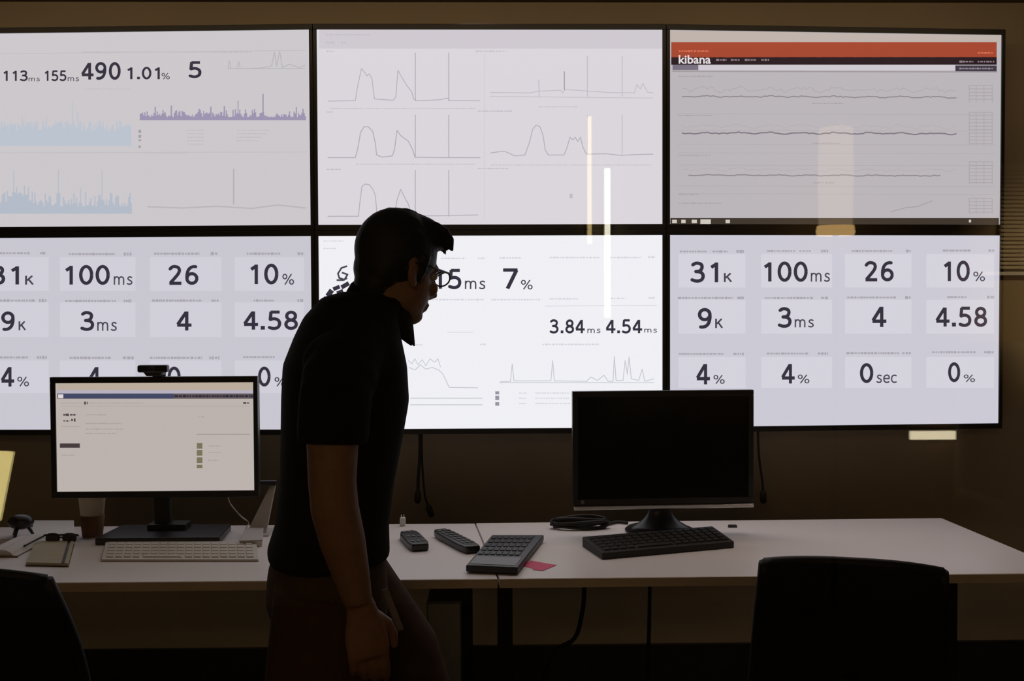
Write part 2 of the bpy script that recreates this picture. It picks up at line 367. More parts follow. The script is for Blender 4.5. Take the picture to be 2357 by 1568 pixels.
# upper left
for a in (('113', 8, 162, 64, 187), ('155', 103, 162, 153, 187), ('490', 187, 143, 278, 184), ('1.01', 293, 154, 368, 183), ('5', 434, 141, 464, 180)): UL.text(*a, INK)
for a in (('ms', 66, 179, 92, 187), ('ms', 156, 178, 182, 187), ('%', 372, 168, 391, 183)): UL.text(*a, INK2, 0.0)
r = random.Random(3)
def spikes(x0, x1, base, top, amp, step, peaks=()):
    pts = [(x0, base)]; x = x0
    while x < x1:
        y = top - r.uniform(0, amp); pts += [(x, y)]; x += r.uniform(0.6, 1.4) * step
    pts.append((x1, base)); out = []
    for p_ in pts:
        out.append(p_)
    return out
def area(S, x0, x1, base, lo, hi, step, m, name, peaks=()):
    rects = []; x = x0
    while x < x1:
        rects.append((x, base - r.uniform(lo, hi), min(x + step, x1), base)); x += step
    rects += [(a, b_, a + 2.5, base) for a, b_ in peaks]
    return S.bars(rects, m, name)
PALEB, PALEB2, PURP = px(187, 195, 207), px(179, 187, 200), px(156, 148, 176)
area(UL, -30, 302, 336, 34, 58, 3.2, PALEB, 'area_chart', ((166, 234), (178, 258), (50, 268), (106, 268)))
def hump(x): return 26 * math.exp(-((x - 40) / 30) ** 2) + 6
rects = []; x = -20
while x < 302:
    rects.append((x, 492 - 10 - hump(x) - r.uniform(0, 34) * (1 if r.random() > 0.35 else 0.3), x + 3, 492)); x += 3
UL.bars(rects + [(31, 391, 33, 492), (134, 391, 136, 492), (234, 391, 236, 492), (65, 430, 67, 492), (185, 432, 187, 492)], PALEB2, 'area_chart')
rects = []; x = 322
while x < 704:
    h_ = max(3, 7 + 14 * abs(math.sin(x * 0.071)) * r.random() + (r.uniform(0, 14) if r.random() > 0.6 else 0)); rects.append((x, 277 - h_, x + 2.6, 277)); x += 2.6
UL.bars(rects + [(547, 232, 549, 277), (604, 216, 607, 277), (356, 246, 359, 277), (484, 246, 487, 277), (515, 244, 518, 277), (393, 243, 396, 277)], PURP, 'spike_chart')
UL.line([(322, 276), (704, 276)], 2, PURP)
UL.line([(525, 158), (528, 140), (532, 158), (545, 158), (550, 142), (553, 158), (600, 157), (625, 152), (632, 120), (637, 152), (644, 118), (650, 156), (665, 148), (690, 156), (702, 150)], 1.6, px(176, 176, 182))
UL.line([(525, 158), (702, 158)], 1.5, px(178, 178, 184))
UL.bars([(319, 299, 325, 306), (319, 311, 325, 317), (319, 321, 325, 325), (319, 335, 324, 341)], px(160, 158, 160), 'legend')
UL.smudges([(430, 470, 300 + 8 * k, 2) for k in range(5)] + [(545, 620 - 8 * k, 300 + 8 * k, 2) for k in range(4)] + [(190, 580, 120, 3), (190, 300, 205, 2), (330, 430, 352, 3)], px(188, 184, 188), seed=4)
UL.line([(538, 390), (538, 470)], 2.5, px(172, 172, 178)); UL.line([(340, 476), (420, 479), (500, 475), (580, 480), (640, 472), (703, 479)], 3, px(184, 180, 184))
UL.line([(0, 352), (705, 350)], 2, px(194, 190, 195)); UL.line([(0, 124), (705, 116)], 1.5, px(190, 186, 190))

# upper middle
LG, LG2 = px(176, 173, 184), px(190, 187, 196)
UC.line([(755, 233), (818, 232), (822, 205), (832, 158), (838, 165), (845, 175), (850, 170), (856, 180), (862, 228), (905, 231), (911, 224), (916, 162), (925, 178), (935, 195), (948, 212), (952, 228), (960, 232), (1010, 230), (1030, 226), (1036, 232), (1105, 232)], 1.8, LG)
UC.line([(755, 363), (818, 363), (824, 340), (830, 305), (838, 292), (848, 292), (858, 303), (864, 330), (867, 357), (880, 362), (903, 359), (908, 345), (914, 300), (922, 312), (930, 318), (940, 325), (950, 345), (955, 362), (1010, 363), (1105, 363)], 2.2, LG)
UC.line([(755, 498), (825, 498), (828, 470), (833, 430), (840, 424), (850, 425), (858, 435), (864, 450), (868, 495)], 2, LG)
UC.line([(908, 496), (914, 460), (922, 436), (930, 452), (940, 470), (948, 497), (1005, 497), (1100, 495)], 2, LG)
UC.line([(1130, 352), (1160, 348), (1170, 352), (1185, 359), (1208, 357), (1218, 330), (1226, 298), (1234, 288), (1243, 292), (1250, 312), (1255, 345), (1262, 357), (1298, 357), (1305, 340), (1312, 316), (1318, 322), (1324, 316), (1330, 326), (1336, 316), (1342, 340), (1350, 355), (1395, 354), (1430, 358), (1460, 356), (1503, 355)], 2.0, LG)
UC.line([(1128, 213), (1220, 214), (1240, 210), (1290, 208), (1295, 214), (1300, 206), (1400, 213), (1460, 214), (1466, 195), (1474, 205), (1480, 192), (1490, 212), (1503, 214)], 1.8, LG2)
UC.line([(1128, 222), (1503, 226)], 1.4, LG2); UC.line([(1240, 184), (1241, 222)], 1.6, px(178, 178, 200)); UC.line([(1299, 165), (1299, 208)], 2, px(150, 148, 156))
for x_ in (956, 1033): UC.line([(x_, 122), (x_, 232)], 2.2, LG); UC.line([(x_, 265), (x_, 363)], 2.2, LG); UC.line([(x_, 392), (x_, 498)], 2.2, LG)
for x_ in (1352, 1432): UC.line([(x_, 130), (x_, 222)], 2, LG2); UC.line([(x_, 265), (x_, 355)], 2, LG2)
UC.line([(1115, 125), (1115, 500)], 1.5, px(205, 201, 208))
UC.smudges([(750, 850, 80, 3), (750, 770, 98, 4), (785, 795, 98, 4), (1095, 1165, 118, 3), (1100, 1180, 256, 3), (1100, 1170, 388, 3), (752, 768, 118, 3), (752, 768, 258, 3), (752, 785, 390, 3), (820, 1095, 378, 2), (1130, 1500, 380, 2), (760, 1095, 250, 2), (1240, 1330, 246, 2)], LG2, seed=5)
UC.bars([(1311, 446, 1318, 456)], LG2, 'marker'); UC.rect(735, 68, 1525, 112, px(205, 199, 207), 'title_bar', 0.0003)

# upper right
UR.rect(1540, 70, 2304, 97, px(190, 178, 172), 'title_bar'); UR.rect(1545, 97, 2294, 133, px(165, 70, 48), 'orange_header')
UR.rect(1545, 131, 2294, 149, px(38, 24, 32), 'dark_menu_bar'); UR.rect(1608, 149, 2198, 162, px(206, 200, 208), 'search_field')
UR.rect(1548, 149, 1607, 161, px(120, 112, 128), 'search_tab'); UR.rect(2199, 151, 2294, 165, px(66, 58, 72), 'button_row')
UR.rect(1543, 502, 2299, 517, px(62, 54, 46), 'task_bar', 0.0005)
UR.bars([(1547, 506, 1558, 514), (1568, 506, 1578, 514), (1592, 506, 1604, 514), (1612, 505, 1636, 516), (1670, 506, 1680, 514), (2230, 506, 2235, 512)], px(205, 200, 190), 'task_icon')
UR.text('kibana', 1562, 127, 1636, 147, px(226, 218, 222), 0.02, 'logo_text', 0.001)
UR.smudges([(1648, 1672, 138, 5), (1682, 1702, 138, 5), (1714, 1740, 138, 5), (1752, 1770, 138, 5), (2208, 2240, 142, 5), (2250, 2288, 142, 5)], px(140, 124, 132), 'menu_words', 0.0009, 6)
UR.smudges([(1562, 1632, 118, 5), (2250, 2285, 122, 4)], px(214, 110, 84), 'header_words', 0.0009, 7)
UR.smudges([(2208, 2285, 158, 4)], px(150, 142, 152), 'button_words', 0.0009, 8)
def wav(y, amp, x0=1570, x1=2208): return [(x0 + k * 6.5, y + k * 0.02 + amp * (math.sin(k * 0.55) * 0.5 + r.uniform(-0.6, 0.6))) for k in range(int((x1 - x0) / 6.5))]
UR.line(wav(222, 2.4), 2.4, px(140, 134, 142)); UR.line(wav(306, 2.4), 3, px(128, 120, 132)); UR.line(wav(403, 1.6, 1585, 2170), 2.6, px(142, 136, 142))
UR.line(wav(205, 7), 1.4, px(170, 165, 170)); UR.line(wav(290, 6), 1.2, px(176, 170, 176)); UR.line(wav(390, 5), 1.2, px(176, 170, 176))
UR.line([(2050, 488), (2085, 478), (2110, 476), (2145, 463)], 1.6, px(160, 154, 160))
UR.line([(1548, 164), (2294, 166)], 3, px(160, 154, 158))
for y_ in (262, 300, 332, 352, 380, 428, 446): UR.line([(1560, y_), (2290, y_ + 2)], 1.4, px(176, 171, 175))
for y0_, y1_ in ((196, 236), (258, 335), (372, 424), (456, 492)):
    b_rects = []; y_ = y0_
    while y_ < y1_: b_rects.append((2230, y_, 2284, y_ + 1.4)); y_ += 8
    b_rects += [(x_, y0_, x_ + 1.4, y1_) for x_ in (2230, 2246, 2264, 2283)]
    UR.bars(b_rects, px(166, 160, 165), 'legend_table')
UR.smudges([(1562, 1640, 176, 4), (1870, 1940, 238, 3), (1562, 1640, 266, 3), (1562, 1636, 358, 3), (1870, 1935, 330, 3), (1870, 1920, 421, 3), (1562, 1610, 448, 3), (1562, 1660, 468, 3)], px(168, 162, 166), seed=9)

# lower left and lower right: a grid of cards with big readouts
def cards(S, xs, ys, tile):
    for x0, x1 in xs:
        for y0, y1 in ys: S.rect(x0, y0, x1, y1, tile, 'card', 0.0003)
TILE = px(208, 206, 216)
cards(LL, ((-60, 112), (138, 312), (345, 510), (540, 700)), ((592, 670), (696, 776), (830, 905)), TILE)
cards(LR, ((1562, 1716), (1752, 1915), (1945, 2098), (2132, 2288)), ((585, 662), (690, 768), (822, 893)), px(212, 210, 220))
LL.smudges([(0, 68, 583, 6), (92, 106, 583, 8), (158, 265, 585, 6), (285, 303, 585, 8), (355, 460, 584, 6), (485, 500, 584, 8), (568, 645, 584, 6), (685, 700, 584, 8), (0, 80, 692, 6), (90, 107, 692, 8), (150, 268, 693, 6), (285, 303, 693, 8), (350, 465, 692, 6), (487, 503, 692, 8), (584, 630, 692, 6), (685, 700, 692, 8), (0, 65, 823, 6), (85, 108, 823, 8), (160, 255, 824, 6), (283, 308, 824, 8), (345, 465, 824, 6), (482, 505, 824, 8), (560, 632, 822, 6)], CAP, seed=10)
LR.smudges([(1565, 1628, 579, 5), (1640, 1675, 579, 5), (1695, 1712, 579, 7), (1765, 1830, 578, 5), (1840, 1866, 578, 5), (1890, 1906, 578, 7), (1960, 2055, 578, 5), (2085, 2098, 578, 7), (2170, 2235, 577, 5), (2275, 2288, 577, 7), (1560, 1688, 686, 5), (1697, 1712, 686, 7), (1760, 1872, 686, 5), (1890, 1906, 686, 7), (1950, 2062, 685, 5), (2083, 2096, 685, 7), (2180, 2225, 684, 5), (2272, 2288, 684, 7), (1562, 1665, 815, 5), (1688, 1712, 815, 6), (1765, 1860, 814, 5), (1882, 1906, 814, 6), (1948, 2070, 813, 5), (2076, 2098, 813, 6), (2145, 2245, 811, 5), (2265, 2288, 811, 6)], CAP, seed=11)
for a in (('31', -22, 611, 44, 656), ('100', 150, 610, 253, 656), ('26', 388, 610, 457, 656), ('10', 576, 607, 641, 655), ('9', 3, 717, 34, 762), ('3', 185, 716, 217, 762), ('4', 406, 717, 441, 761), ('4.58', 560, 715, 686, 760), ('4', 2, 845, 33, 890), ('4', 202, 845, 233, 890), ('0', 386, 844, 416, 890), ('0', 594, 844, 623, 890)): LL.text(*a, INK)
for a in (('K', 58, 634, 78, 656), ('ms', 262, 636, 305, 656), ('%', 650, 630, 677, 656), ('K', 43, 739, 60, 761), ('ms', 224, 741, 269, 762), ('%', 40, 867, 67, 890), ('%', 240, 868, 266, 890), ('sec', 424, 870, 470, 890), ('%', 632, 868, 658, 890)): LL.text(*a, INK2, 0.0)
for a in (('31', 1589, 602, 1653, 651), ('100', 1758, 602, 1859, 649), ('26', 1990, 601, 2057, 648), ('10', 2172, 600, 2232, 648), ('9', 1606, 709, 1638, 757), ('3', 1790, 707, 1822, 755), ('4', 2006, 706, 2040, 753), ('4.58', 2153, 706, 2272, 753), ('4', 1602, 838, 1634, 885), ('4', 1798, 838, 1829, 883), ('0', 1979, 836, 2010, 882), ('0', 2182, 834, 2210, 880)): LR.text(*a, INK)
for a in (('K', 1666, 628, 1685, 650), ('ms', 1866, 628, 1910, 649), ('%', 2240, 625, 2267, 648), ('K', 1646, 733, 1664, 756), ('ms', 1829, 735, 1873, 754), ('%', 1642, 863, 1668, 884), ('%', 1836, 862, 1863, 883), ('sec', 2017, 862, 2064, 882), ('%', 2218, 862, 2244, 880)): LR.text(*a, INK2, 0.0)

# lower middle
for a in (('15', 1000, 619, 1062, 666), ('7', 1158, 618, 1193, 666), ('3.84', 1265, 735, 1346, 768), ('4.54', 1394, 735, 1478, 768)): LC.text(*a, INK)
for a in (('ms', 1070, 646, 1117, 666), ('%', 1199, 644, 1226, 667), ('ms', 1352, 757, 1382, 767), ('ms', 1483, 757, 1512, 766)): LC.text(*a, INK2, 0.0)
b = B()
for k, (x0_, y0_, x1_, y1_, w_) in enumerate(((744, 699, 752, 684, 11), (754, 682, 764, 668, 12), (767, 666, 782, 660, 9), (772, 694, 784, 682, 9), (786, 662, 803, 652, 10), (776, 676, 790, 670, 10))):
    d_ = V((x1_ - x0_, y1_ - y0_)); n_ = V((-d_.y, d_.x)).normalized() * w_ / 2
    b.face([LC.p(x0_ + n_.x, y0_ + n_.y), LC.p(x0_ - n_.x, y0_ - n_.y), LC.p(x1_ - n_.x, y1_ - n_.y), LC.p(x1_ + n_.x, y1_ + n_.y)])
flat('gauge_marks', b, INK, LC.scr)
LC.line([(798, 613), (786, 617), (778, 630), (781, 640), (793, 644), (800, 632), (788, 628)], 4, INK2, 'gauge_marks')
LC.line([(776, 645), (790, 645), (798, 641)], 4, INK2, 'gauge_marks')
LCG, LCG2 = px(196, 196, 206), px(212, 212, 220)
LC.line([(940, 830), (948, 838), (955, 826), (962, 840), (972, 828), (980, 842), (990, 826), (1000, 834), (1008, 826), (1014, 845)], 1.6, LCG)
LC.line([(942, 846), (955, 852), (968, 840), (980, 850), (995, 846), (1010, 852), (1020, 862), (1026, 875), (1034, 892), (1100, 893)], 1.8, LCG)
LC.line([(1152, 879), (1175, 878), (1179, 838), (1183, 877), (1268, 877), (1272, 830), (1276, 877), (1350, 878), (1360, 868), (1375, 876), (1390, 864), (1400, 878), (1411, 878), (1414, 820), (1418, 876), (1434, 876), (1439, 830), (1444, 862), (1448, 822), (1453, 872), (1470, 876), (1478, 850), (1484, 878), (1505, 872)], 1.8, LCG)
LC.line([(1150, 881), (1505, 881)], 1.6, LCG)
for y_ in (917, 932): LC.line([(945, y_), (1110, y_)], 1.8, px(190, 196, 198))
LC.bars([(1140, 901, 1149, 908), (1140, 911, 1149, 921), (1140, 926, 1149, 934)], px(150, 146, 160), 'legend')
LC.smudges([(1195, 1212, 905 + 12 * k, 3) for k in range(3)] + [(1232, 1312, 905 + 12 * k, 3) for k in range(3)] + [(1015, 1070, 595, 4), (1100, 1115, 595, 5), (1150, 1200, 594, 5), (1265, 1380, 593, 4), (1405, 1475, 593, 4), (1492, 1508, 592, 5), (995, 1115, 690, 4), (1130, 1245, 690, 4), (1265, 1330, 688, 4), (1405, 1440, 687, 4), (1492, 1508, 686, 5), (1248, 1380, 793, 4), (1105, 1118, 793, 5), (948, 972, 794, 4), (745, 790, 555, 3), (745, 775, 572, 3)], LCG2, seed=12)
LC.line([(1255, 705), (1512, 703)], 1.5, LCG2); LC.line([(1030, 765), (1090, 765)], 1.5, LCG2)

# ------------------------------------------------------------------ desks
DZ = 0.745
def desk_top(parent, poly):
    obj('desktop', B().prism(poly, DZ - 0.025, DZ), M_desk, parent, bevel=0.002)
    front = [poly[0], poly[1]]
    a, c = V((*front[0], 0)), V((*front[1], 0)); d = (c - a).normalized(); n = V((d.y, -d.x, 0))
    e = B(); e.extrude([a + n * 0.0 + V((0, 0, DZ - 0.0245)), c + V((0, 0, DZ - 0.0245)), c + V((0, 0, DZ - 0.0015)), a + V((0, 0, DZ - 0.0015))], n * 0.0015)
    obj('edge_band', e, M_edge, parent)
def desk_leg(parent, x):
    l = obj('leg', B().box((x, 3.22, 0.375), (0.045, 0.08, 0.69)).box((x, 3.2, 0.02), (0.06, 0.56, 0.03)).box((x, 3.2, 0.705), (0.05, 0.5, 0.03)), M_dkmetal, parent, bevel=0.004)
    for fy in (2.97, 3.43): obj('levelling_foot', B().lathe([(0.02, 0), (0.02, 0.008), (0.01, 0.012)], (x, fy, 0.0)), M_blackm, l)
FY, BY = 2.815, 3.555
dl = thing('desk', 'white desk under the lit monitor, coffee cup and white keyboard', 'desk', (-0.85, 3.2, 0), 0, 'white office desks')
desk_top(dl, [(-1.70, FY), (0.012, FY), (-0.060, BY), (-1.70, BY)])
desk_leg(dl, -1.60); desk_leg(dl, -0.085)
obj('crossbar', B().box((-0.84, 3.30, 0.69), (1.48, 0.03, 0.04)), M_dkmetal, dl, bevel=0.002)
dr = thing('desk', 'white desk under the switched off black monitor and pink notes', 'desk', (0.75, 3.2, 0), 0, 'white office desks')
desk_top(dr, [(0.017, FY), (1.545, FY + 0.01), (1.512, BY + 0.03), (-0.056, BY + 0.005)])
desk_leg(dr, 0.035); desk_leg(dr, 1.37)
obj('crossbar', B().box((0.70, 3.42, 0.69), (1.30, 0.03, 0.04)), M_dkmetal, dr, bevel=0.002)
p0 = on_y(1535, 1362, 2.9)
obj('cable_bracket', B().box((p0.x, 2.92, DZ - 0.035), (0.075, 0.05, 0.018)), M_blackm, dr, bevel=0.002)

# ------------------------------------------------------------------ lit monitor on the left desk
MY = 3.34
def monitor(label, x0, y0, x1, y1, sx0, sy0, sx1, sy1, Y, rotz, scr_mat, group=None):
    a, c = on_y(x0, y1, Y), on_y(x1, y0, Y); cxm = (a.x + c.x) / 2
    t = thing('desk_monitor', label, 'monitor', (cxm, Y, DZ), rotz, 'monitors on the desks')
    Z0, Z1, W_ = a.z - DZ, c.z - DZ, (c.x - a.x)
    s0, s1 = on_y(sx0, sy1, Y), on_y(sx1, sy0, Y); u0, u1, v0, v1 = s0.x - cxm, s1.x - cxm, s0.z - DZ, s1.z - DZ
    f = B()
    for q0, q1, r0, r1 in ((-W_ / 2, W_ / 2, v1, Z1), (-W_ / 2, W_ / 2, Z0, v0), (-W_ / 2, u0, v0, v1), (u1, W_ / 2, v0, v1)):
        f.box(((q0 + q1) / 2, 0.006, (r0 + r1) / 2), (q1 - q0, 0.022, r1 - r0))
    obj('bezel', f, M_black, t, local=True, bevel=0.0015)
    obj('housing', B().box((0, 0.03, (Z0 + Z1) / 2), (W_ - 0.006, 0.026, Z1 - Z0 - 0.006)).box((0, 0.052, (Z0 + Z1) / 2), (W_ * 0.5, 0.03, (Z1 - Z0) * 0.55)), M_blackm, t, local=True, bevel=0.005)
    s = obj('screen', B().box(((u0 + u1) / 2, 0.008, (v0 + v1) / 2), (u1 - u0, 0.016, v1 - v0)), scr_mat, t, local=True)
    S = Screen(t, s); S.w, S.h = 9, 9
    return t, S, Z0, Z1, W_
t, ML, z0, z1, w_ = monitor('lit widescreen monitor with pale web page, left of the man', 120, 866, 593, 1147, 132, 880, 583, 1132, MY, 0.0, glow('monitor_light', (188, 178, 173)))
obj('neck', B().box((0, 0.075, 0.17), (0.05, 0.03, 0.33)), M_blackm, t, local=True, bevel=0.004)
obj('stand_base', B().prism([(-0.162, -0.075), (0.215, -0.075), (0.20, 0.13), (-0.15, 0.13)], 0, 0.022).box((0.02, 0.07, 0.03), (0.12, 0.07, 0.02)), M_black, t, local=True, bevel=0.004)
ML.rect(132, 880, 583, 898, px(186, 172, 156), 'title_bar'); ML.rect(132, 898, 583, 907, px(182, 176, 190), 'tab_bar')
ML.rect(132, 906, 583, 918, px(66, 72, 100), 'menu_bar', 0.0006); ML.rect(400, 906, 583, 918, px(92, 82, 88), 'menu_buttons', 0.0008)
ML.bars([(134, 908, 146, 917)], px(222, 214, 214), 'page_icon', 0.0009)
ML.smudges([(402, 582, 912, 5)], px(40, 40, 50), 'menu_words', 0.001, 20)
ML.smudges([(194, 202, 928, 8), (560, 575, 928, 5), (146, 174, 955, 6), (146, 160, 969, 4), (164, 174, 967, 8)], px(78, 70, 72), 'page_words', 0.0008, 21)
ML.bars([(138, 1021, 184, 1031)], px(70, 60, 62), 'page_heading'); ML.bars([(453, 1020, 466, 1033), (453, 1036, 466, 1049), (453, 1053, 466, 1066), (453, 1070, 466, 1078)], px(120, 114, 90), 'page_icon')
ML.smudges([(198, 245, 955, 3), (198, 280, 975, 3), (198, 285, 988, 3), (198, 270, 998, 3), (480, 508, 1027, 3), (480, 508, 1042, 3), (480, 505, 1060, 3), (142, 172, 1048, 3), (142, 182, 982, 3), (455, 470, 960, 3), (140, 330, 928, 2)], px(168, 158, 154), 'page_words', 0.0007, 22)
ML.line([(453, 1000), (575, 1000)], 1.6, px(160, 150, 146)); ML.line([(140, 935), (575, 935)], 1.2, px(178, 168, 164))
wc = on_y(355, 866, MY)
cam_ = thing('webcam', 'small black webcam clipped on the top of the lit monitor', 'webcam', (wc.x, MY, wc.z))
obj('body', B().extrude([(-0.046, -0.022, 0.012), (0.046, -0.022, 0.012), (0.046, -0.022, 0.035), (-0.046, -0.022, 0.035)], (0, 0.03, 0)), M_black, cam_, local=True, bevel=0.006, seg=3)
obj('lens', B().lathe([(0.009, 0), (0.009, 0.004), (0.006, 0.006)], (0.0, -0.022, 0.023), 20, Matrix.Rotation(PI / 2, 3, 'X')), M_dkgrey, cam_, local=True)
obj('clip', B().extrude([(-0.02, -0.014, 0.0005), (0.02, -0.014, 0.0005), (0.03, -0.014, 0.013), (-0.03, -0.014, 0.013)], (0, 0.05, 0)).box((0, 0.05, -0.012), (0.04, 0.01, 0.04)), M_dkgrey, cam_, local=True, bevel=0.002)

# ------------------------------------------------------------------ dark monitor on the right desk
M_off = mat('switched_off_screen', (0.004, 0.004, 0.0045), 0.14, vary=0.05, spec=0.3)
t, MR, z0, z1, w_ = monitor('switched off black monitor with silver lower edge, right of the man', 1317, 898, 1737, 1163, 1329, 911, 1725, 1148, 3.33, 0.052, M_off)
obj('chin_strip', B().box((0, -0.001, z0 - 0.0055), (w_ - 0.004, 0.03, 0.011)), M_chrome, t, local=True, bevel=0.002)
nk = B(); prof = []
for k in range(9):
    q = k / 8; zz = 0.012 + q * (z0 - 0.012); half = 0.034 + 0.075 * (1 - q) ** 3
    prof.append([V((half * math.cos(a_), 0.055 + (0.018 + 0.05 * (1 - q) ** 3) * math.sin(a_), zz)) for a_ in [2 * PI * j / 24 for j in range(24)]])
nk.rings(prof); nk.box((0, 0.04, z0 + 0.03), (0.06, 0.03, 0.09))
obj('neck', nk, M_black, t, local=True, smooth=True)
obj('stand_base', B().lathe([(0.105, 0), (0.107, 0.006), (0.10, 0.012), (0.06, 0.014)], (0, 0.075, 0), 40), M_black, t, local=True, smooth=True)
obj('power_button', B().lathe([(0.006, 0), (0.006, 0.002), (0.004, 0.003)], (-w_ / 2 + 0.03, -0.005, z0 + 0.012), 16, Matrix.Rotation(PI / 2, 3, 'X')), M_midgrey, t, local=True)

# ------------------------------------------------------------------ keyboards
def keyboard(name, label, q, thick_f, thick_b, m_body, m_key, rows=5, cols=15, key_h=0.004, gap=0.14):
    # q: front-left, front-right, back-right, back-left on the desk
    cx_ = sum((p for p in q), V()) / 4
    t = thing(name, label, 'keyboard', (cx_.x, cx_.y, DZ), 0, 'keyboards on the desks')
    fl, fr, br, bl = q; th = [thick_f, thick_f, thick_b, thick_b]; Z = V((0, 0, 1))
    top = [V((p.x, p.y, DZ)) + Z * h for p, h in zip(q, th)]; bot = [V((p.x, p.y, DZ)) for p in q]
    b = B(); b.add(bot + top, [(3, 2, 1, 0), (4, 5, 6, 7), (0, 1, 5, 4), (1, 2, 6, 5), (2, 3, 7, 6), (3, 0, 4, 7)])
    obj('body', b, m_body, t, bevel=0.003)
    def P(u, v): return (top[0] * (1 - u) + top[1] * u) * (1 - v) + (top[3] * (1 - u) + top[2] * u) * v
    for rr in range(rows):
        v0, v1 = 0.08 + 0.84 * rr / rows, 0.08 + 0.84 * (rr + 1) / rows
        edges = [0.025 + 0.95 * c / cols for c in range(cols + 1)]
        if rr == 0: edges = [edges[0], edges[1], edges[2], edges[3], edges[4], edges[9], edges[10], edges[11]] + edges[12:]
        for u0, u1 in zip(edges, edges[1:]):
            du, dv = (1 / cols) * gap / 2, (v1 - v0) * gap / 2
            base = [P(u0 + du, v0 + dv), P(u1 - du, v0 + dv), P(u1 - du, v1 - dv), P(u0 + du, v1 - dv)]; c_ = sum(base, V()) / 4
            k = B().add([p - Z * 0.001 for p in base] + [c_ + (p - c_) * 0.86 + Z * key_h for p in base], [(3, 2, 1, 0), (4, 5, 6, 7), (0, 1, 5, 4), (1, 2, 6, 5), (2, 3, 7, 6), (3, 0, 4, 7)])
            obj('key', k, m_key, t)
    return t
kz = DZ + 0.008
q = [on_z(232, 1287, kz), on_z(596, 1287, kz), on_z(590, 1248, kz), on_z(243, 1248, kz)]
keyboard('keyboard', 'slim white keyboard in front of the lit monitor', q, 0.007, 0.011, M_alu, M_keys, cols=17, key_h=0.0025)
q = [on_z(1386, 1277, DZ + 0.015), on_z(1690, 1250, DZ + 0.015), on_z(1640, 1222, DZ + 0.015), on_z(1340, 1247, DZ + 0.015)]
keyboard('keyboard', 'black keyboard lying askew before the switched off monitor', q, 0.02, 0.03, M_blackm, M_blackm, cols=16)

# ------------------------------------------------------------------ small things on the left desk
c = on_z(205, 1240, DZ)
cup = thing('paper_cup', 'pale paper coffee cup in brown sleeve beside the lit monitor stand', 'cup', (c.x, c.y + 0.03, DZ))
obj('cup_body', B().lathe([(0.028, 0), (0.0405, 0.128), (0.0425, 0.129), (0.0425, 0.133), (0.0395, 0.133), (0.0385, 0.128), (0.027, 0.006)], (0, 0, 0)), M_cup, cup, local=True, smooth=True)
obj('sleeve', B().lathe([(0.0297, 0.003), (0.0305, 0.003), (0.0372, 0.068), (0.0358, 0.068)], (0, 0, 0)), M_sleeve, cup, local=True, smooth=True)
def sheet(label, q, name='paper_sheet', m=M_paper, th=0.0012, cat='paper', zoff=0.0, group=None):
    pts = [on_z(x, y, DZ + zoff) for x, y in q]; c_ = sum(pts, V()) / len(pts)
    o = obj(name, B().prism([(p.x - c_.x, p.y - c_.y) for p in pts], 0, th), m); o.location = (c_.x, c_.y, DZ + zoff)
    return tag(o, label, cat, group)
sheet('blank white paper sheet between the black gadget and the coffee cup', [(70, 1240), (172, 1238), (170, 1199), (78, 1199)])
# open book at the frame's left edge
bp = [on_z(x, y, DZ) for x, y in ((-60, 1284), (42, 1284), (40, 1244), (-50, 1244))]
cb = sum(bp, V()) / 4
bk = thing('open_book', 'thick open book with tan cover at the left frame edge of the desk', 'book', (cb.x, cb.y, DZ))
obj('cover', B().prism([(p.x, p.y) for p in bp], DZ, DZ + 0.004), M_leather, bk, bevel=0.001)
def leaf(xa, xb, y0, y1, h):
    rs = []
    for k in range(11):
        u = k / 10; x_ = xa + (xb - xa) * u; zt = DZ + 0.004 + h * (math.sin(PI * min(1, u * 1.1 + 0.12)) ** 0.6 * 0.8 + 0.2 * (1 - u))
        rs.append([V((x_, y0, DZ + 0.0042)), V((x_, y1, DZ + 0.0042)), V((x_, y1, zt)), V((x_, y0, zt))])
    return B().rings(rs)
xm = (bp[0].x * 0.55 + bp[1].x * 0.45)
obj('page_block', leaf(xm, bp[1].x - 0.006, bp[0].y + 0.004, bp[2].y - 0.006, 0.018), M_paper, bk)
obj('page_block', leaf(xm, bp[0].x + 0.006, bp[0].y + 0.004, bp[2].y - 0.006, 0.014), M_paper, bk)
# notepad with dark band
nb = [on_z(x, y, DZ) for x, y in ((60, 1303), (157, 1305), (170, 1253), (82, 1252))]; cn = sum(nb, V()) / 4
npd = thing('notebook', 'pale notebook with dark elastic band near the left chair', 'notebook', (cn.x, cn.y, DZ))
obj('page_block', B().prism([(p.x, p.y) for p in nb], DZ + 0.0015, DZ + 0.010), mat('cream_paper', (0.55, 0.50, 0.38), 0.8, vary=0.05), npd, bevel=0.001)
obj('cover', B().prism([(cn.x + (p.x - cn.x) * 1.03, cn.y + (p.y - cn.y) * 1.03) for p in nb], DZ, DZ + 0.0015), M_black, npd)
e0_, e1_ = nb[0] * 0.12 + nb[1] * 0.88, nb[3] * 0.12 + nb[2] * 0.88
obj('elastic_band', B().extrude([(e0_.x - 0.004, e0_.y - 0.001, DZ + 0.0098), (e0_.x + 0.004, e0_.y - 0.001, DZ + 0.0098), (e1_.x + 0.004, e1_.y + 0.001, DZ + 0.0098), (e1_.x - 0.004, e1_.y + 0.001, DZ + 0.0098)], (0, 0, 0.0015)), M_black, npd)
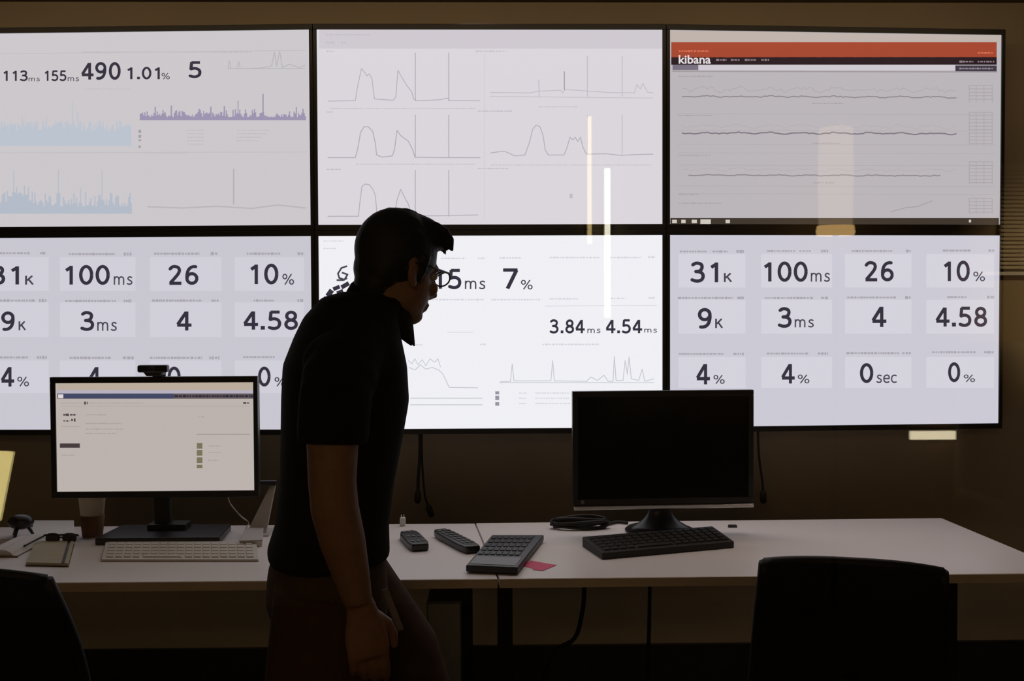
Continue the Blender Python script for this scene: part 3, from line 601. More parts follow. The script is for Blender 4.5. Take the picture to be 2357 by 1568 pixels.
# dark glasses lying on the notebook
g0, g1 = on_z(88, 1254, DZ + 0.01), on_z(172, 1247, DZ + 0.01); gm = (g0 + g1) / 2
sg = thing('sunglasses', 'black sunglasses lying across the top of the notebook', 'glasses', (gm.x, gm.y + 0.034, DZ + 0.0015))
L_ = (g1 - g0).length
for s_ in (-1, 1):
    rs = []
    for yy in (-0.0015, 0.0015):
        rs.append([V((s_ * L_ * 0.25 + L_ * 0.21 * math.copysign(abs(math.cos(a_)) ** 0.7, math.cos(a_)), yy, 0.0165 + 0.0160 * math.copysign(abs(math.sin(a_)) ** 0.8, math.sin(a_)))) for a_ in [2 * PI * k / 20 for k in range(20)]])
    obj('lens', B().rings(rs), M_dkgrey, sg, local=True)
obj('front_frame', B().limb([(-L_ / 2, -0.001, 0.026), (0, -0.004, 0.027), (L_ / 2, -0.001, 0.026)], 0.003).limb([(-0.008, 0, 0.019), (0.008, 0, 0.019)], 0.0028), M_black, sg, local=True, smooth=True)
obj('temple', B().tube([(-L_ / 2, 0, 0.024), (-L_ / 2 - 0.012, -0.05, 0.018), (-L_ / 2 - 0.018, -0.10, 0.0145)], 0.003), M_black, sg, local=True, smooth=True)
obj('temple', B().tube([(L_ / 2, 0, 0.024), (L_ / 2 - 0.02, 0.05, 0.014), (L_ / 2 - 0.05, 0.075, 0.0035)], 0.003), M_black, sg, local=True, smooth=True)
# black rounded gadget on short legs
gp = on_z(42, 1238, DZ)
gd = thing('desk_gadget', 'rounded black gadget on three stubby legs behind the open book', 'gadget', (gp.x, gp.y + 0.02, DZ))
obj('body', B().ball((0, 0, 0.046), (0.040, 0.032, 0.024)), M_black, gd, local=True, smooth=True)
for a_ in (2.6, 4.6, 0.4):
    obj('leg', B().limb([(0.018 * math.cos(a_), 0.018 * math.sin(a_), 0.034), (0.036 * math.cos(a_), 0.036 * math.sin(a_), 0.002)], [0.006, 0.004]), M_black, gd, local=True, smooth=True)
# pale tilted holder between the lit monitor and the man, with a thin black edge
hp = [on_y(x, y, Y_) for x, y, Y_ in ((566, 1206, 3.40), (612, 1206, 3.40), (634, 1118, 3.47), (622, 1118, 3.47))]
hp[0].z = hp[1].z = DZ + 0.003
hb = sum(hp, V()) / 4
hd = thing('document_holder', 'pale slanted document holder between the lit monitor and the man', 'holder', (hb.x, hb.y, DZ))
obj('back_plate', B().extrude(hp, (0.0, 0.012, 0)), M_grey, hd, bevel=0.002)
obj('foot', B().box((hb.x - 0.012, 3.43, DZ + 0.0025), (0.075, 0.12, 0.005)), M_grey, hd, bevel=0.002)
tp = on_y(612, 1112, 3.47)
obj('top_clip', B().box((tp.x + 0.002, 3.475, tp.z), (0.062, 0.024, 0.014)), M_black, hd, bevel=0.003)
wp = [on_z(x, y, DZ + 0.02) for x, y in ((552, 1245), (604, 1243), (606, 1216), (566, 1216))]; wcn = sum(wp, V()) / 4
bx_ = thing('white_box', 'small pale box lying beyond the right end of the white keyboard', 'box', (wcn.x, wcn.y, DZ))
obj('box_body', B().prism([(p.x, p.y) for p in wp], DZ, DZ + 0.016), M_paper, bx_, bevel=0.002)
obj('lid', B().prism([(wcn.x + (p.x - wcn.x) * 1.03, wcn.y + (p.y - wcn.y) * 1.03) for p in wp], DZ + 0.016, DZ + 0.021), M_grey, bx_, bevel=0.001)
cw = B().tube([on_y(524, 1140, 3.43), on_y(530, 1160, 3.43), on_y(552, 1186, 3.42), V((*on_z(572, 1205, DZ)[:2], DZ + 0.003)), V((*on_z(566, 1218, DZ)[:2], DZ + 0.003))], 0.0022)
tag(obj('loose_cable', cw, M_grey, smooth=True), 'thin grey cable drooping behind the lit monitor onto the desk', 'cable')

# ------------------------------------------------------------------ small things on the right desk
def handheld(name, label, pa, pb, wd, th, body_m, group, rows):
    a, c = on_z(*pa, DZ), on_z(*pb, DZ); a.z = c.z = DZ; d = (c - a); L = d.length; rz = math.atan2(d.y, d.x); m_ = (a + c) / 2
    t = thing(name, label, 'remote', (m_.x, m_.y, DZ), rz, group)
    pts = [(-L / 2, -wd * 0.36), (-L * 0.3, -wd / 2), (L * 0.3, -wd / 2), (L / 2, -wd * 0.4), (L / 2, wd * 0.4), (L * 0.3, wd / 2), (-L * 0.3, wd / 2), (-L / 2, wd * 0.36)]
    obj('casing', B().prism(pts, 0.0, th), body_m, t, local=True, bevel=th * 0.3, seg=3)
    for r_ in range(rows):
        for c_ in (-1, 0, 1): obj('button', B().lathe([(wd * 0.1, 0), (wd * 0.1, 0.0022), (wd * 0.07, 0.003)], (-L * 0.36 + L * 0.68 * r_ / max(1, rows - 1), c_ * wd * 0.27, th - 0.0004), 12), M_midgrey, t, local=True, smooth=True)
    return t
handheld('remote_control', 'short stubby black remote nearest the man on the right desk', (938, 1238), (968, 1270), 0.062, 0.024, M_black, 'black remotes on the right desk', 3)
handheld('remote_control', 'longer black button remote touching the dark keypad slab', (1012, 1234), (1090, 1275), 0.056, 0.024, M_black, 'black remotes on the right desk', 7)
kq = [on_z(x, y, DZ + 0.022) for x, y in ((1072, 1301), (1192, 1306), (1252, 1231), (1132, 1231))]; ck = sum(kq, V()) / 4
kp = thing('keypad_unit', 'thick dark grey keypad slab with paler front strip, beside pink notes', 'keypad', (ck.x, ck.y, DZ))
obj('casing', B().prism([(p.x, p.y) for p in kq], DZ + 0.003, DZ + 0.022), M_dkgrey, kp, bevel=0.004, seg=3)
def KP(u, v): return ((kq[0] * (1 - u) + kq[1] * u) * (1 - v) + (kq[3] * (1 - u) + kq[2] * u) * v)
def slab(u0, v0, u1, v1, h, z=DZ + 0.0215): return B().prism([(KP(u, v).x, KP(u, v).y) for u, v in ((u0, v0), (u1, v0), (u1, v1), (u0, v1))], z, z + h)
obj('front_strip', slab(0.06, 0.04, 0.93, 0.26, 0.0015), M_midgrey, kp, label='paler grey front strip')
for r_ in range(5):
    for c_ in range(7):
        u0, v0 = 0.06 + c_ * 0.117, 0.32 + r_ * 0.13
        q4 = [KP(u, v) for u, v in ((u0, v0), (u0 + 0.09, v0), (u0 + 0.09, v0 + 0.09), (u0, v0 + 0.09))]
        obj('key', B().prism([(p.x, p.y) for p in q4], DZ + 0.0215, DZ + 0.0245), M_black, kp)
for u, v in ((0.06, 0.06), (0.94, 0.06), (0.94, 0.94), (0.06, 0.94)):
    obj('rubber_foot', B().lathe([(0.006, 0), (0.006, 0.0035)], (KP(u, v).x, KP(u, v).y, DZ), 12), M_blackm, kp)
def note(label, q, z): return sheet(label, q, 'sticky_note', M_pink, 0.0006, 'sticky note', z, 'pink sticky notes')
note('pink sticky note half under the dark keypad slab', [(1200, 1303), (1240, 1313), (1262, 1298), (1222, 1291)], 0.0)
note('outer pink sticky note, overlapping the other, pointing at the black keyboard', [(1226, 1312), (1250, 1314), (1281, 1301), (1252, 1297)], 0.0008)
# black cable bundle behind
cbp = on_z(1335, 1218, DZ); b = B()
for k in range(7):
    a_ = k * 0.9; pts = [V((cbp.x + (0.075 + 0.012 * math.sin(k * 2.1)) * math.cos(t_) * 1.1, cbp.y + 0.01 + (0.030 + 0.006 * math.cos(k * 1.7)) * math.sin(t_), DZ + 0.006 + 0.0045 * k + 0.004 * math.sin(t_ * 2 + a_))) for t_ in [2 * PI * j / 24 + a_ for j in range(24)]]
    b.limb(pts + [pts[0]], 0.0045, 8)
cbun = thing('cable_bundle', 'coiled bundle of black cable behind the askew black keyboard', 'cable', (cbp.x, cbp.y, DZ))
obj('coil', b, M_cable, cbun, smooth=True)
tl = [on_z(x, y, DZ) for x, y in ((1395, 1212), (1420, 1206), (1445, 1208))]
obj('tail', B().tube([V((p.x, p.y, DZ + 0.006)) for p in tl], 0.005), M_cable, cbun, smooth=True)
pc = on_z(1687, 1215, DZ)
cl = thing('binder_clip', 'tiny black clip on the desk right of the black keyboard', 'clip', (pc.x, pc.y, DZ))
obj('clip_body', B().extrude([(-0.015, 0, 0), (0.015, 0, 0), (0.013, 0, 0.008), (-0.013, 0, 0.008)], (0, 0.012, 0)), M_black, cl, local=True, bevel=0.001)
obj('handle', B().tube([(-0.006, 0.01, 0.006), (-0.006, 0.03, 0.004), (0.006, 0.03, 0.004), (0.006, 0.01, 0.006)], 0.0008), M_chrome, cl, local=True, smooth=True)
up = on_z(928, 1208, DZ)
ad = thing('plug_adapter', 'tiny white plug adapter at the back desk edge beside the man', 'adapter', (up.x, up.y - 0.02, DZ))
obj('adapter_body', B().box((0, 0, 0.014), (0.018, 0.018, 0.028)), M_paper, ad, local=True, bevel=0.003)
for sx in (-0.004, 0.004): obj('prong', B().box((sx, 0, 0.032), (0.002, 0.005, 0.012)), M_chrome, ad, local=True)

# ------------------------------------------------------------------ cables hanging from the displays and under the desk
def cable(label, pts, r_=0.005, plug=True, group='cables hanging below the displays'):
    t = thing('hanging_cable', label, 'cable', pts[0], 0, group)
    obj('cord', B().tube(pts, r_), M_cable, t, smooth=True)
    if plug:
        d = (pts[-1] - pts[-2]).normalized()
        obj('plug', B().limb([pts[-1] - d * 0.004, pts[-1] + d * 0.006, pts[-1] + d * 0.035, pts[-1] + d * 0.042], [0.006, 0.012, 0.012, 0.007]), M_cable, t, smooth=True)
Yc = 3.86
cable('thick black cable hanging straight below the middle displays, ending in a plug', [on_y(966, 975, Yc), on_y(967, 1040, Yc), on_y(963, 1100, Yc), on_y(962, 1132, Yc)], 0.006)
cable('thinner black cable slanting beside the straight one, plug near the desk', [on_y(970, 975, Yc + 0.03), on_y(972, 1070, Yc + 0.02), on_y(978, 1140, Yc), on_y(986, 1165, Yc)], 0.004)
cable('black cable hanging past the right side of the switched off monitor', [on_y(1744, 975, Yc), on_y(1747, 1050, Yc), on_y(1755, 1110, Yc), on_y(1756, 1132, Yc)], 0.004)
cable('black cable looping below the right desk towards the floor', [V((on_y(1345, 1352, 3.3).x, 3.3, 0.722)), on_y(1345, 1352, 3.3), on_y(1340, 1410, 3.3), on_y(1322, 1470, 3.3), on_y(1270, 1510, 3.3), V((0.12, 3.3, 0.2)), V((0.05, 3.3, 0.01))], 0.007, False, 'cables under the right desk')
cable('black cable dropping straight under the right desk below the switched off monitor', [V((on_y(1497, 1352, 3.35).x, 3.35, 0.722)), on_y(1494, 1450, 3.35), on_y(1490, 1560, 3.35), V((on_y(1490, 1560, 3.35).x, 3.35, 0.01))], 0.006, False, 'cables under the right desk')
pb0 = on_y(1022, 1440, 3.05)
pd = thing('computer_case', 'dim grey computer case under the desks beside the man', 'computer', (pb0.x, 3.24, 0))
pt = on_y(1026, 1386, 3.05).z
obj('case_body', B().box((0, 0, pt / 2 + 0.01), (0.10, 0.36, pt - 0.02)), mat('case_grey', (0.16, 0.16, 0.15), 0.5, vary=0.05), pd, local=True, bevel=0.006)
obj('front_bezel', B().box((0, -0.186, pt / 2 + 0.01), (0.094, 0.012, pt - 0.03)), mat('case_front_grey', (0.42, 0.43, 0.38), 0.5, vary=0.05), pd, local=True, bevel=0.004)
for sx in (-0.035, 0.035):
    for sy in (-0.15, 0.15): obj('rubber_foot', B().lathe([(0.01, 0), (0.01, 0.021)], (sx, sy, 0), 12), M_blackm, pd, local=True)

# ------------------------------------------------------------------ office chairs
def chair(label):
    t = thing('office_chair', label, 'chair', (0, 0, 0), 0, 'black office chairs')
    # local: facing +y, origin on the floor under the post
    rec = math.radians(14); piv = V((0, -0.21, 0.50))
    Rb = Matrix.Rotation(rec, 3, 'X')
    def P(x, y, z): return piv + Rb @ V((x, y, z))
    rs = []
    NZ = 14
    for k in range(NZ + 1):
        q = k / NZ; z = q * 0.41; half = 0.215 - 0.037 * q
        y_ = 0.03 * math.sin(q * PI) - 0.01; ring = []
        nx = 16
        def bow(u): return -0.05 * (1 - u * u) * 0.9
        def crown(u): return 0.034 * (1 - abs(u) ** 2.2) if k == NZ else 0.034 * (1 - abs(u) ** 2.2) * q ** 6
        for i in range(nx + 1):
            u = -1 + 2 * i / nx; ring.append(P(u * half, y_ + bow(u), z + crown(u)))
        for i in range(nx, -1, -1):
            u = -1 + 2 * i / nx; ring.append(P(u * half, y_ + bow(u) + 0.03, z + crown(u)))
        rs.append(ring)
    obj('backrest', B().rings(rs), M_fabric, t, local=True, bevel=0.009, seg=3)
    fr = B()
    for s_ in (-1, 1): fr.limb([P(s_ * (0.218 - 0.037 * q), 0.03 * math.sin(q * PI) + 0.005, q * 0.41) for q in [k / 10 for k in range(11)]], 0.013, 10)
    fr.limb([P(u * 0.18, 0.005 - 0.045 * (1 - u * u), 0.41 + 0.034 * (1 - abs(u) ** 2.2)) for u in [-1 + k / 8 for k in range(17)]], 0.012, 10)
    obj('back_frame', fr, M_blackm, t, local=True, smooth=True)
    obj('back_support', B().limb([(0, -0.02, 0.43), (0, -0.2, 0.43), (0, -0.275, 0.50), (0, -0.31, 0.66)], [0.03, 0.03, 0.028, 0.022], 12, flat=(1, 1)), M_blackm, t, local=True, smooth=True)
    seat = B(); rs = []
    for zz, sc_ in ((0.445, 0.93), (0.46, 1.0), (0.49, 1.0), (0.505, 0.94)):
        rs.append([V((0.245 * sc_ * math.copysign(abs(math.cos(a)) ** 0.45, math.cos(a)), 0.02 + 0.235 * sc_ * math.copysign(abs(math.sin(a)) ** 0.5, math.sin(a)), zz)) for a in [2 * PI * k / 40 for k in range(40)]])
    obj('seat', seat.rings(rs), M_fabric, t, local=True, smooth=True)
    obj('post', B().lathe([(0.032, 0.1), (0.032, 0.25), (0.018, 0.26), (0.018, 0.42), (0.06, 0.425), (0.09, 0.445)], (0, 0, 0), 20), M_dkmetal, t, local=True, smooth=True)
    for k in range(5):
        a = 2 * PI * k / 5 + 0.3; d = V((math.cos(a), math.sin(a), 0))
        fo = obj('base_arm', B().limb([V((0, 0, 0.12)), d * 0.14 + V((0, 0, 0.11)), d * 0.29 + V((0, 0, 0.075))], [0.03, 0.024, 0.016], 10), M_blackm, t, local=True, smooth=True)
        R = Matrix.Rotation(a, 3, 'Z') @ Matrix.Rotation(PI / 2, 3, 'X')
        obj('caster', B().lathe([(0.012, -0.022), (0.028, -0.02), (0.028, -0.006), (0.014, -0.003), (0.014, 0.003), (0.028, 0.006), (0.028, 0.02), (0.012, 0.022)], d * 0.29 + V((0, 0, 0.028)), 18, R).limb([d * 0.29 + V((0, 0, 0.04)), d * 0.29 + V((0, 0, 0.08))], 0.009), M_blackm, fo, local=True, smooth=True)
    return t
def copy_tree(o, parent=None):
    c_ = o.copy(); C.objects.link(c_)
    if parent is not None: c_.parent = parent
    for ch in [x_ for x_ in list(C.objects) if x_.parent == o]: copy_tree(ch, c_)
    return c_
ch1 = chair('black office chair seen from behind at the right desk, whole back in view')
ch1.location = (0.848, 2.56, 0); ch1.rotation_euler.z = math.radians(-16)
ch2 = copy_tree(ch1); ch2['label'] = 'black office chair cut off by the lower left frame corner'
ch2.location = (-1.02, 2.56, 0); ch2.rotation_euler.z = math.radians(-14)

# ------------------------------------------------------------------ the man
PY = 2.2
PX0 = on_y(780, 715, PY).x
PSI = math.radians(15)
man = thing('person', 'person in black polo shirt and brown trousers walking right, head bent to the screens', 'person', (PX0, PY, 0), PSI)
# head in its own frame: x forward, z up, origin between the ears
HR = Matrix.Rotation(math.radians(24), 3, 'Z') @ Matrix.Rotation(math.radians(14), 3, 'Y')
HC = V((0.122, 0.0, 1.538))
HS = 0.93
def H(p): return HC + HR @ (V(p) * HS)
class HB(B):
    def ball(s, c, r, R=None, nu=20, nv=12): r = tuple(q * HS for q in r); return B.ball(s, H(c), r, HR @ R if R is not None else HR, nu, nv)
body = HB()
body.ball((-0.008, 0, 0.030), (0.094, 0.075, 0.088), nu=28, nv=18)          # cranium
body.ball((0.022, 0, -0.035), (0.066, 0.060, 0.082), nu=24, nv=16)           # face
body.ball((0.050, 0, -0.092), (0.034, 0.034, 0.024))                          # chin
body.ball((0.012, 0, -0.070), (0.058, 0.056, 0.040))                          # jaw
body.ball((0.078, 0.026, -0.028), (0.016, 0.022, 0.018)); body.ball((0.078, -0.026, -0.028), (0.016, 0.022, 0.018))   # cheeks
body.ball((0.078, 0, 0.018), (0.012, 0.046, 0.012))                           # brow
body.limb([H((0.084, 0, 0.008)), H((0.096, 0, -0.014)), H((0.106, 0, -0.034)), H((0.090, 0, -0.044))], [0.007, 0.009, 0.012, 0.008], 12)   # nose
body.ball((0.093, 0.010, -0.040), (0.009, 0.008, 0.007)); body.ball((0.093, -0.010, -0.040), (0.009, 0.008, 0.007))
body.ball((0.084, 0, -0.063), (0.011, 0.024, 0.006)); body.ball((0.082, 0, -0.073), (0.011, 0.020, 0.007))            # lips
for s_ in (-1, 1):                                                             # ears
    Re = Matrix.Rotation(s_ * math.radians(-22), 3, 'Z')
    body.ball((-0.012, s_ * 0.079, -0.010), (0.018, 0.007, 0.031), Re); body.ball((-0.004, s_ * 0.077, -0.036), (0.010, 0.007, 0.012), Re)
# neck, trunk
body.limb([(0.01, 0, 1.36), (0.045, 0, 1.425), (0.086, 0, 1.475), (0.108, 0, 1.52)], [0.075, 0.060, 0.054, 0.053], 20)
def ell(xc, z, a, b_, tilt=0.0, e=0.85, yc=0.0, n=40, dz=None):
    out = []
    for k in range(n):
        t_ = 2 * PI * k / n; c_, s_ = math.cos(t_), math.sin(t_)
        x_ = a * math.copysign(abs(c_) ** e, c_); y_ = b_ * math.copysign(abs(s_) ** e, s_)
        out.append(V((xc + x_, yc + y_, z + x_ * tilt)))
    return out
body.rings([ell(-0.02, 0.86, 0.10, 0.155), ell(-0.02, 0.98, 0.10, 0.150), ell(-0.002, 1.10, 0.095, 0.145), ell(0.008, 1.22, 0.102, 0.165), ell(0.008, 1.32, 0.095, 0.175), ell(0.0, 1.39, 0.07, 0.13)])
ARM_R = [V((-0.02, -0.183, 1.365)), V((-0.035, -0.224, 1.29)), V((-0.042, -0.236, 1.22)), V((-0.044, -0.242, 1.14)), V((-0.040, -0.243, 1.09)), V((-0.026, -0.240, 1.03)), V((-0.010, -0.236, 0.965)), V((0.002, -0.232, 0.915))]
ARM_L = [V((0.0, 0.185, 1.365)), V((-0.01, 0.225, 1.27)), V((-0.02, 0.240, 1.16)), V((-0.02, 0.245, 1.09)), V((0.0, 0.245, 1.04)), V((0.03, 0.24, 0.98)), V((0.055, 0.235, 0.91)), V((0.07, 0.23, 0.855))]
RAD = [0.055, 0.052, 0.048, 0.044, 0.044, 0.042, 0.034, 0.027]
def hand(b, wpos, side, fwd=0.0):
    # hanging relaxed hand; palm faces the thigh; thumb in front; side -1 right, +1 left
    n_in = V((0, -side, 0))                      # towards the body
    dn = V((0.16 + fwd, 0, -1)).normalized(); fw = V((1, 0, 0.16)).normalized()
    def Q(u, v, w_): return wpos + dn * u + fw * v + n_in * w_       # along, forward, inward
    rs = []
    for u, hv, hw in ((-0.01, 0.026, 0.019), (0.02, 0.032, 0.017), (0.05, 0.040, 0.015), (0.08, 0.041, 0.014), (0.095, 0.038, 0.011)):
        rs.append([Q(u, hv * math.cos(t_) + 0.002, hw * math.sin(t_)) for t_ in [2 * PI * k / 20 for k in range(20)]])
    b.rings(rs)
    for v, L, curl in ((0.030, 0.072, 0.34), (0.010, 0.080, 0.40), (-0.010, 0.074, 0.48), (-0.029, 0.058, 0.58)):
        p_ = Q(0.085, v, 0.0); pts = [p_]; ang = 0.15
        for k, seg in enumerate((0.46, 0.30, 0.24)):
            ang += curl * (0.5 if k == 0 else 0.75); p_ = p_ + (dn * math.cos(ang) + n_in * math.sin(ang)) * (L * seg + 0.004); pts.append(p_)
        b.limb(pts, [0.0098, 0.0092, 0.0085, 0.0072], 10); b.ball_w(pts[-1], 0.0074); b.ball_w(pts[1], 0.0096)
    pts = [Q(0.018, 0.020, 0.006), Q(0.045, 0.046, 0.014), Q(0.070, 0.054, 0.022), Q(0.092, 0.054, 0.028)]
    b.limb(pts, [0.014, 0.0118, 0.0102, 0.0082], 10); b.ball_w(pts[-1], 0.0084)
HB.ball_w = lambda s, c, r: B.ball(s, c, r, None, 12, 8)
for A in (ARM_R, ARM_L):
    s_ = 1 if A[0].y > 0 else -1
    body.limb([A[0] + V((0.005, -s_ * 0.03, -0.045)), A[1] + V((0, -s_ * 0.006, -0.005))] + A[2:], [0.044, 0.048] + RAD[2:], 18)
hand(body, ARM_R[-1] + V((0.004, 0, -0.012)), -1); hand(body, ARM_L[-1] + V((0.004, 0, -0.012)), 1)
LEG_R = [V((-0.03, -0.092, 0.90)), V((-0.055, -0.098, 0.70)), V((-0.06, -0.10, 0.50)), V((-0.12, -0.10, 0.30)), V((-0.19, -0.10, 0.115))]
LEG_L = [V((0.0, 0.092, 0.90)), V((0.115, 0.098, 0.70)), V((0.20, 0.10, 0.50)), V((0.24, 0.10, 0.28)), V((0.27, 0.10, 0.085))]
LR_ = [0.088, 0.075, 0.056, 0.052, 0.036]
body.limb(LEG_R, LR_, 18); body.limb(LEG_L, LR_, 18)
FT_R = [LEG_R[-1] + V((-0.03, 0, -0.02)), LEG_R[-1] + V((0.05, 0, -0.055)), LEG_R[-1] + V((0.13, 0, -0.085))]
FT_L = [LEG_L[-1] + V((-0.045, 0, -0.04)), LEG_L[-1] + V((0.06, 0, -0.045)), LEG_L[-1] + V((0.15, 0, -0.055))]
body.limb(FT_R, [0.030, 0.032, 0.022], 14); body.limb(FT_L, [0.032, 0.032, 0.022], 14)
bo = obj('body', body, M_skin, man, local=True); bake(bo, 0.0042, 3, 0.5)
for s_ in (-1, 1):
    ey = obj('eye', B().ball(H((0.0725, s_ * 0.030, 0.002)), 0.0125), M_eye, man, local=True, smooth=True)
    obj('iris', B().lathe([(0.0062, 0), (0.0045, 0.0012)], H((0.0845, s_ * 0.030, 0.001)), 16, HR @ Matrix.Rotation(PI / 2, 3, 'Y')), M_hair, ey, local=True)
# hair
hair = HB()
hair.ball((-0.014, 0, 0.038), (0.096, 0.083, 0.094), nu=32, nv=20)
hair.ball((-0.050, 0, -0.008), (0.050, 0.067, 0.062)); hair.ball((-0.060, 0, -0.048), (0.034, 0.048, 0.042))
hair.ball((0.030, 0, 0.090), (0.064, 0.064, 0.041)); hair.ball((0.050, 0, 0.092), (0.046, 0.060, 0.032)); hair.ball((0.058, 0, 0.080), (0.042, 0.058, 0.026))
for s_ in (-1, 1):
    hair.limb([H((0.012, s_ * 0.074, 0.03)), H((0.014, s_ * 0.072, -0.004)), H((0.014, s_ * 0.069, -0.030))], [0.016, 0.011, 0.005], 10)
rr = random.Random(2)
for k in range(17):
    y_ = -0.058 + 0.116 * k / 16; L = rr.uniform(0.004, 0.016) + (0.010 if k in (5, 8, 9) else 0)
    hair.limb([H((0.035, y_ * 0.9, 0.104)), H((0.064, y_, 0.098)), H((0.082, y_ * 1.02, 0.082 + rr.uniform(-0.003, 0.004))), H((0.078 + L, y_ * 1.05, 0.072 - L * 0.5 + rr.uniform(-0.004, 0.004)))], [0.013, 0.012, 0.0095, 0.003], 10)
for k in range(30):
    a_ = rr.uniform(0, 2 * PI); q_ = rr.uniform(0.2, 1.3); d_ = V((math.cos(a_) * math.sin(q_), math.sin(a_) * math.sin(q_), math.cos(q_)))
    p_ = V((-0.014 + 0.092 * d_.x, 0.079 * d_.y, 0.038 + 0.090 * d_.z))
    hair.limb([H(p_), H(p_ + V((0.02, 0, -0.002)) + d_ * 0.003), H(p_ + V((0.036, 0, -0.012)) + d_ * 0.001)], [0.007, 0.006, 0.002], 8)
ho = obj('hair', hair, M_hair, man, local=True); bake(ho, 0.004, 2, 0.4)
# glasses
gl = obj('glasses', B().limb([H((0.094, -0.062, 0.012)), H((0.103, -0.034, 0.018)), H((0.104, -0.012, 0.012)), H((0.107, 0, 0.010)), H((0.104, 0.012, 0.012)), H((0.103, 0.034, 0.018)), H((0.094, 0.062, 0.012))], 0.002, 8), M_black, man, local=True, smooth=True)
for s_ in (-1, 1):
    ring = [H((0.099 + 0.004 * math.cos(t_), s_ * (0.034 + 0.024 * math.cos(t_)), 0.001 + 0.017 * math.sin(t_))) for t_ in [2 * PI * k / 24 for k in range(25)]]
    obj('rim', B().limb(ring, 0.0017, 8), M_black, gl, local=True, smooth=True)
    obj('temple', B().limb([H((0.094, s_ * 0.062, 0.012)), H((0.03, s_ * 0.079, 0.010)), H((-0.015, s_ * 0.084, 0.006)), H((-0.035, s_ * 0.082, -0.014))], 0.0022, 8), M_black, gl, local=True, smooth=True)
# shirt with short sleeves
sh = B()
sh.rings([ell(-0.026, 0.950, 0.121, 0.178, 0.06), ell(-0.026, 0.970, 0.121, 0.178, 0.05), ell(-0.018, 1.02, 0.112, 0.170, 0.03), ell(-0.008, 1.10, 0.113, 0.168), ell(0.002, 1.19, 0.120, 0.180),
          ell(0.010, 1.27, 0.126, 0.190), ell(0.010, 1.34, 0.122, 0.192), ell(0.016, 1.398, 0.105, 0.168), ell(0.024, 1.438, 0.094, 0.126), ell(0.050, 1.470, 0.084, 0.084, -0.10), ell(0.072, 1.482, 0.060, 0.062, -0.15)])
for s_ in (-1, 1):
    A = ARM_R if s_ < 0 else ARM_L
    sh.ball(A[0] + V((0.01, -s_ * 0.030, -0.012)), (0.080, 0.066, 0.062)); sh.limb([V((0.045, s_ * 0.05, 1.425)), V((0.025, s_ * 0.115, 1.388)), A[0] + V((0.008, -s_ * 0.010, -0.022))], [0.046, 0.058, 0.068], 18); sh.ball(A[1] * 0.55 + A[0] * 0.45 + V((0.004, -s_ * 0.004, 0.0)), (0.072, 0.066, 0.062)); sh.limb([A[0] + V((0.005, -s_ * 0.016, -0.012)), A[1] + V((0, s_ * 0.003, 0.004)), A[2] * 0.8 + A[1] * 0.2, A[2] + V((0, 0, -0.012))], [0.064, 0.067, 0.066, 0.066], 20)
rr = random.Random(11)
for k in range(0):
    z_ = 0.98 + 0.045 * k; s_ = 1 if k % 2 else -1; x_ = -0.12 + rr.uniform(0, 0.02)
    sh.limb([(x_ + 0.01, 0.10 * s_, z_), (x_ + 0.008, 0.0, z_ - 0.03), (x_ + 0.02, -0.12 * s_, z_ - 0.055)], [0.006, 0.012, 0.006], 8)
so = obj('shirt', sh, M_shirt, man, local=True); bake(so, 0.006, 9, 0.5)
col = B(); inner, outer = [], []
NCOL = 36
for k in range(NCOL + 1):
    a_ = PI * 2 * (k / NCOL) * 0.94 + PI * 0.06; ca, sa = math.cos(a_), math.sin(a_)      # opens at the front (+x)
    front = max(0.0, ca)
    inner.append(V((0.091 + 0.056 * ca, 0.058 * sa, 1.476 - 0.036 * ca)))
    w_ = 0.040 + 0.020 * front ** 3
    outer.append(V((0.078 + (0.068 + 0.008 * front ** 4) * ca, 0.078 * sa, 1.472 - 0.036 * ca - w_)))
rows = []
for t_ in (0, 0.33, 0.66, 1.0):
    rows.append([i_ * (1 - t_) + o_ * t_ + V((0, 0, 0.010 * math.sin(PI * t_))) for i_, o_ in zip(inner, outer)])
col.rings(rows, caps=False, closed=False)
co = obj('collar', col, M_shirt, man, local=True, smooth=True)
md = co.modifiers.new('thick', 'SOLIDIFY'); md.thickness = 0.004; md.offset = 0
# trousers, belt, shoes, strap
tr = B()
tr.rings([ell(-0.025, 0.80, 0.110, 0.165), ell(-0.03, 0.86, 0.122, 0.172), ell(-0.028, 0.92, 0.118, 0.166), ell(-0.02, 0.985, 0.106, 0.156)])
TRR = [0.100, 0.100, 0.079, 0.078, 0.066]
tr.limb([LEG_R[0] + V((-0.012, 0, 0.0)), LEG_R[1] + V((-0.01, 0, 0)), LEG_R[2], LEG_R[3] + V((0.005, 0, 0)), LEG_R[4] + V((0.0, 0, -0.015))], TRR, 24); tr.limb([LEG_L[0], LEG_L[1] + V((0.012, 0, 0)), LEG_L[2] + V((0.005, 0, 0)), LEG_L[3], LEG_L[4] + V((0, 0, -0.01))], TRR, 24)
for L in (LEG_R, LEG_L):
    for z_, k in ((0.45, 2), (0.2, 4), (0.16, 4)):
        p_ = L[min(k, 4)]; tr.limb([(p_.x - 0.05, p_.y - 0.05, z_), (p_.x - 0.07, p_.y, z_ + 0.01), (p_.x - 0.05, p_.y + 0.05, z_)], 0.010, 8)
to = obj('trousers', tr, M_trouser, man, local=True); bake(to, 0.007, 4, 0.5)
def shoe(F, a):
    d = (F[2] - F[0]); d.z = 0; b = B()
    return b
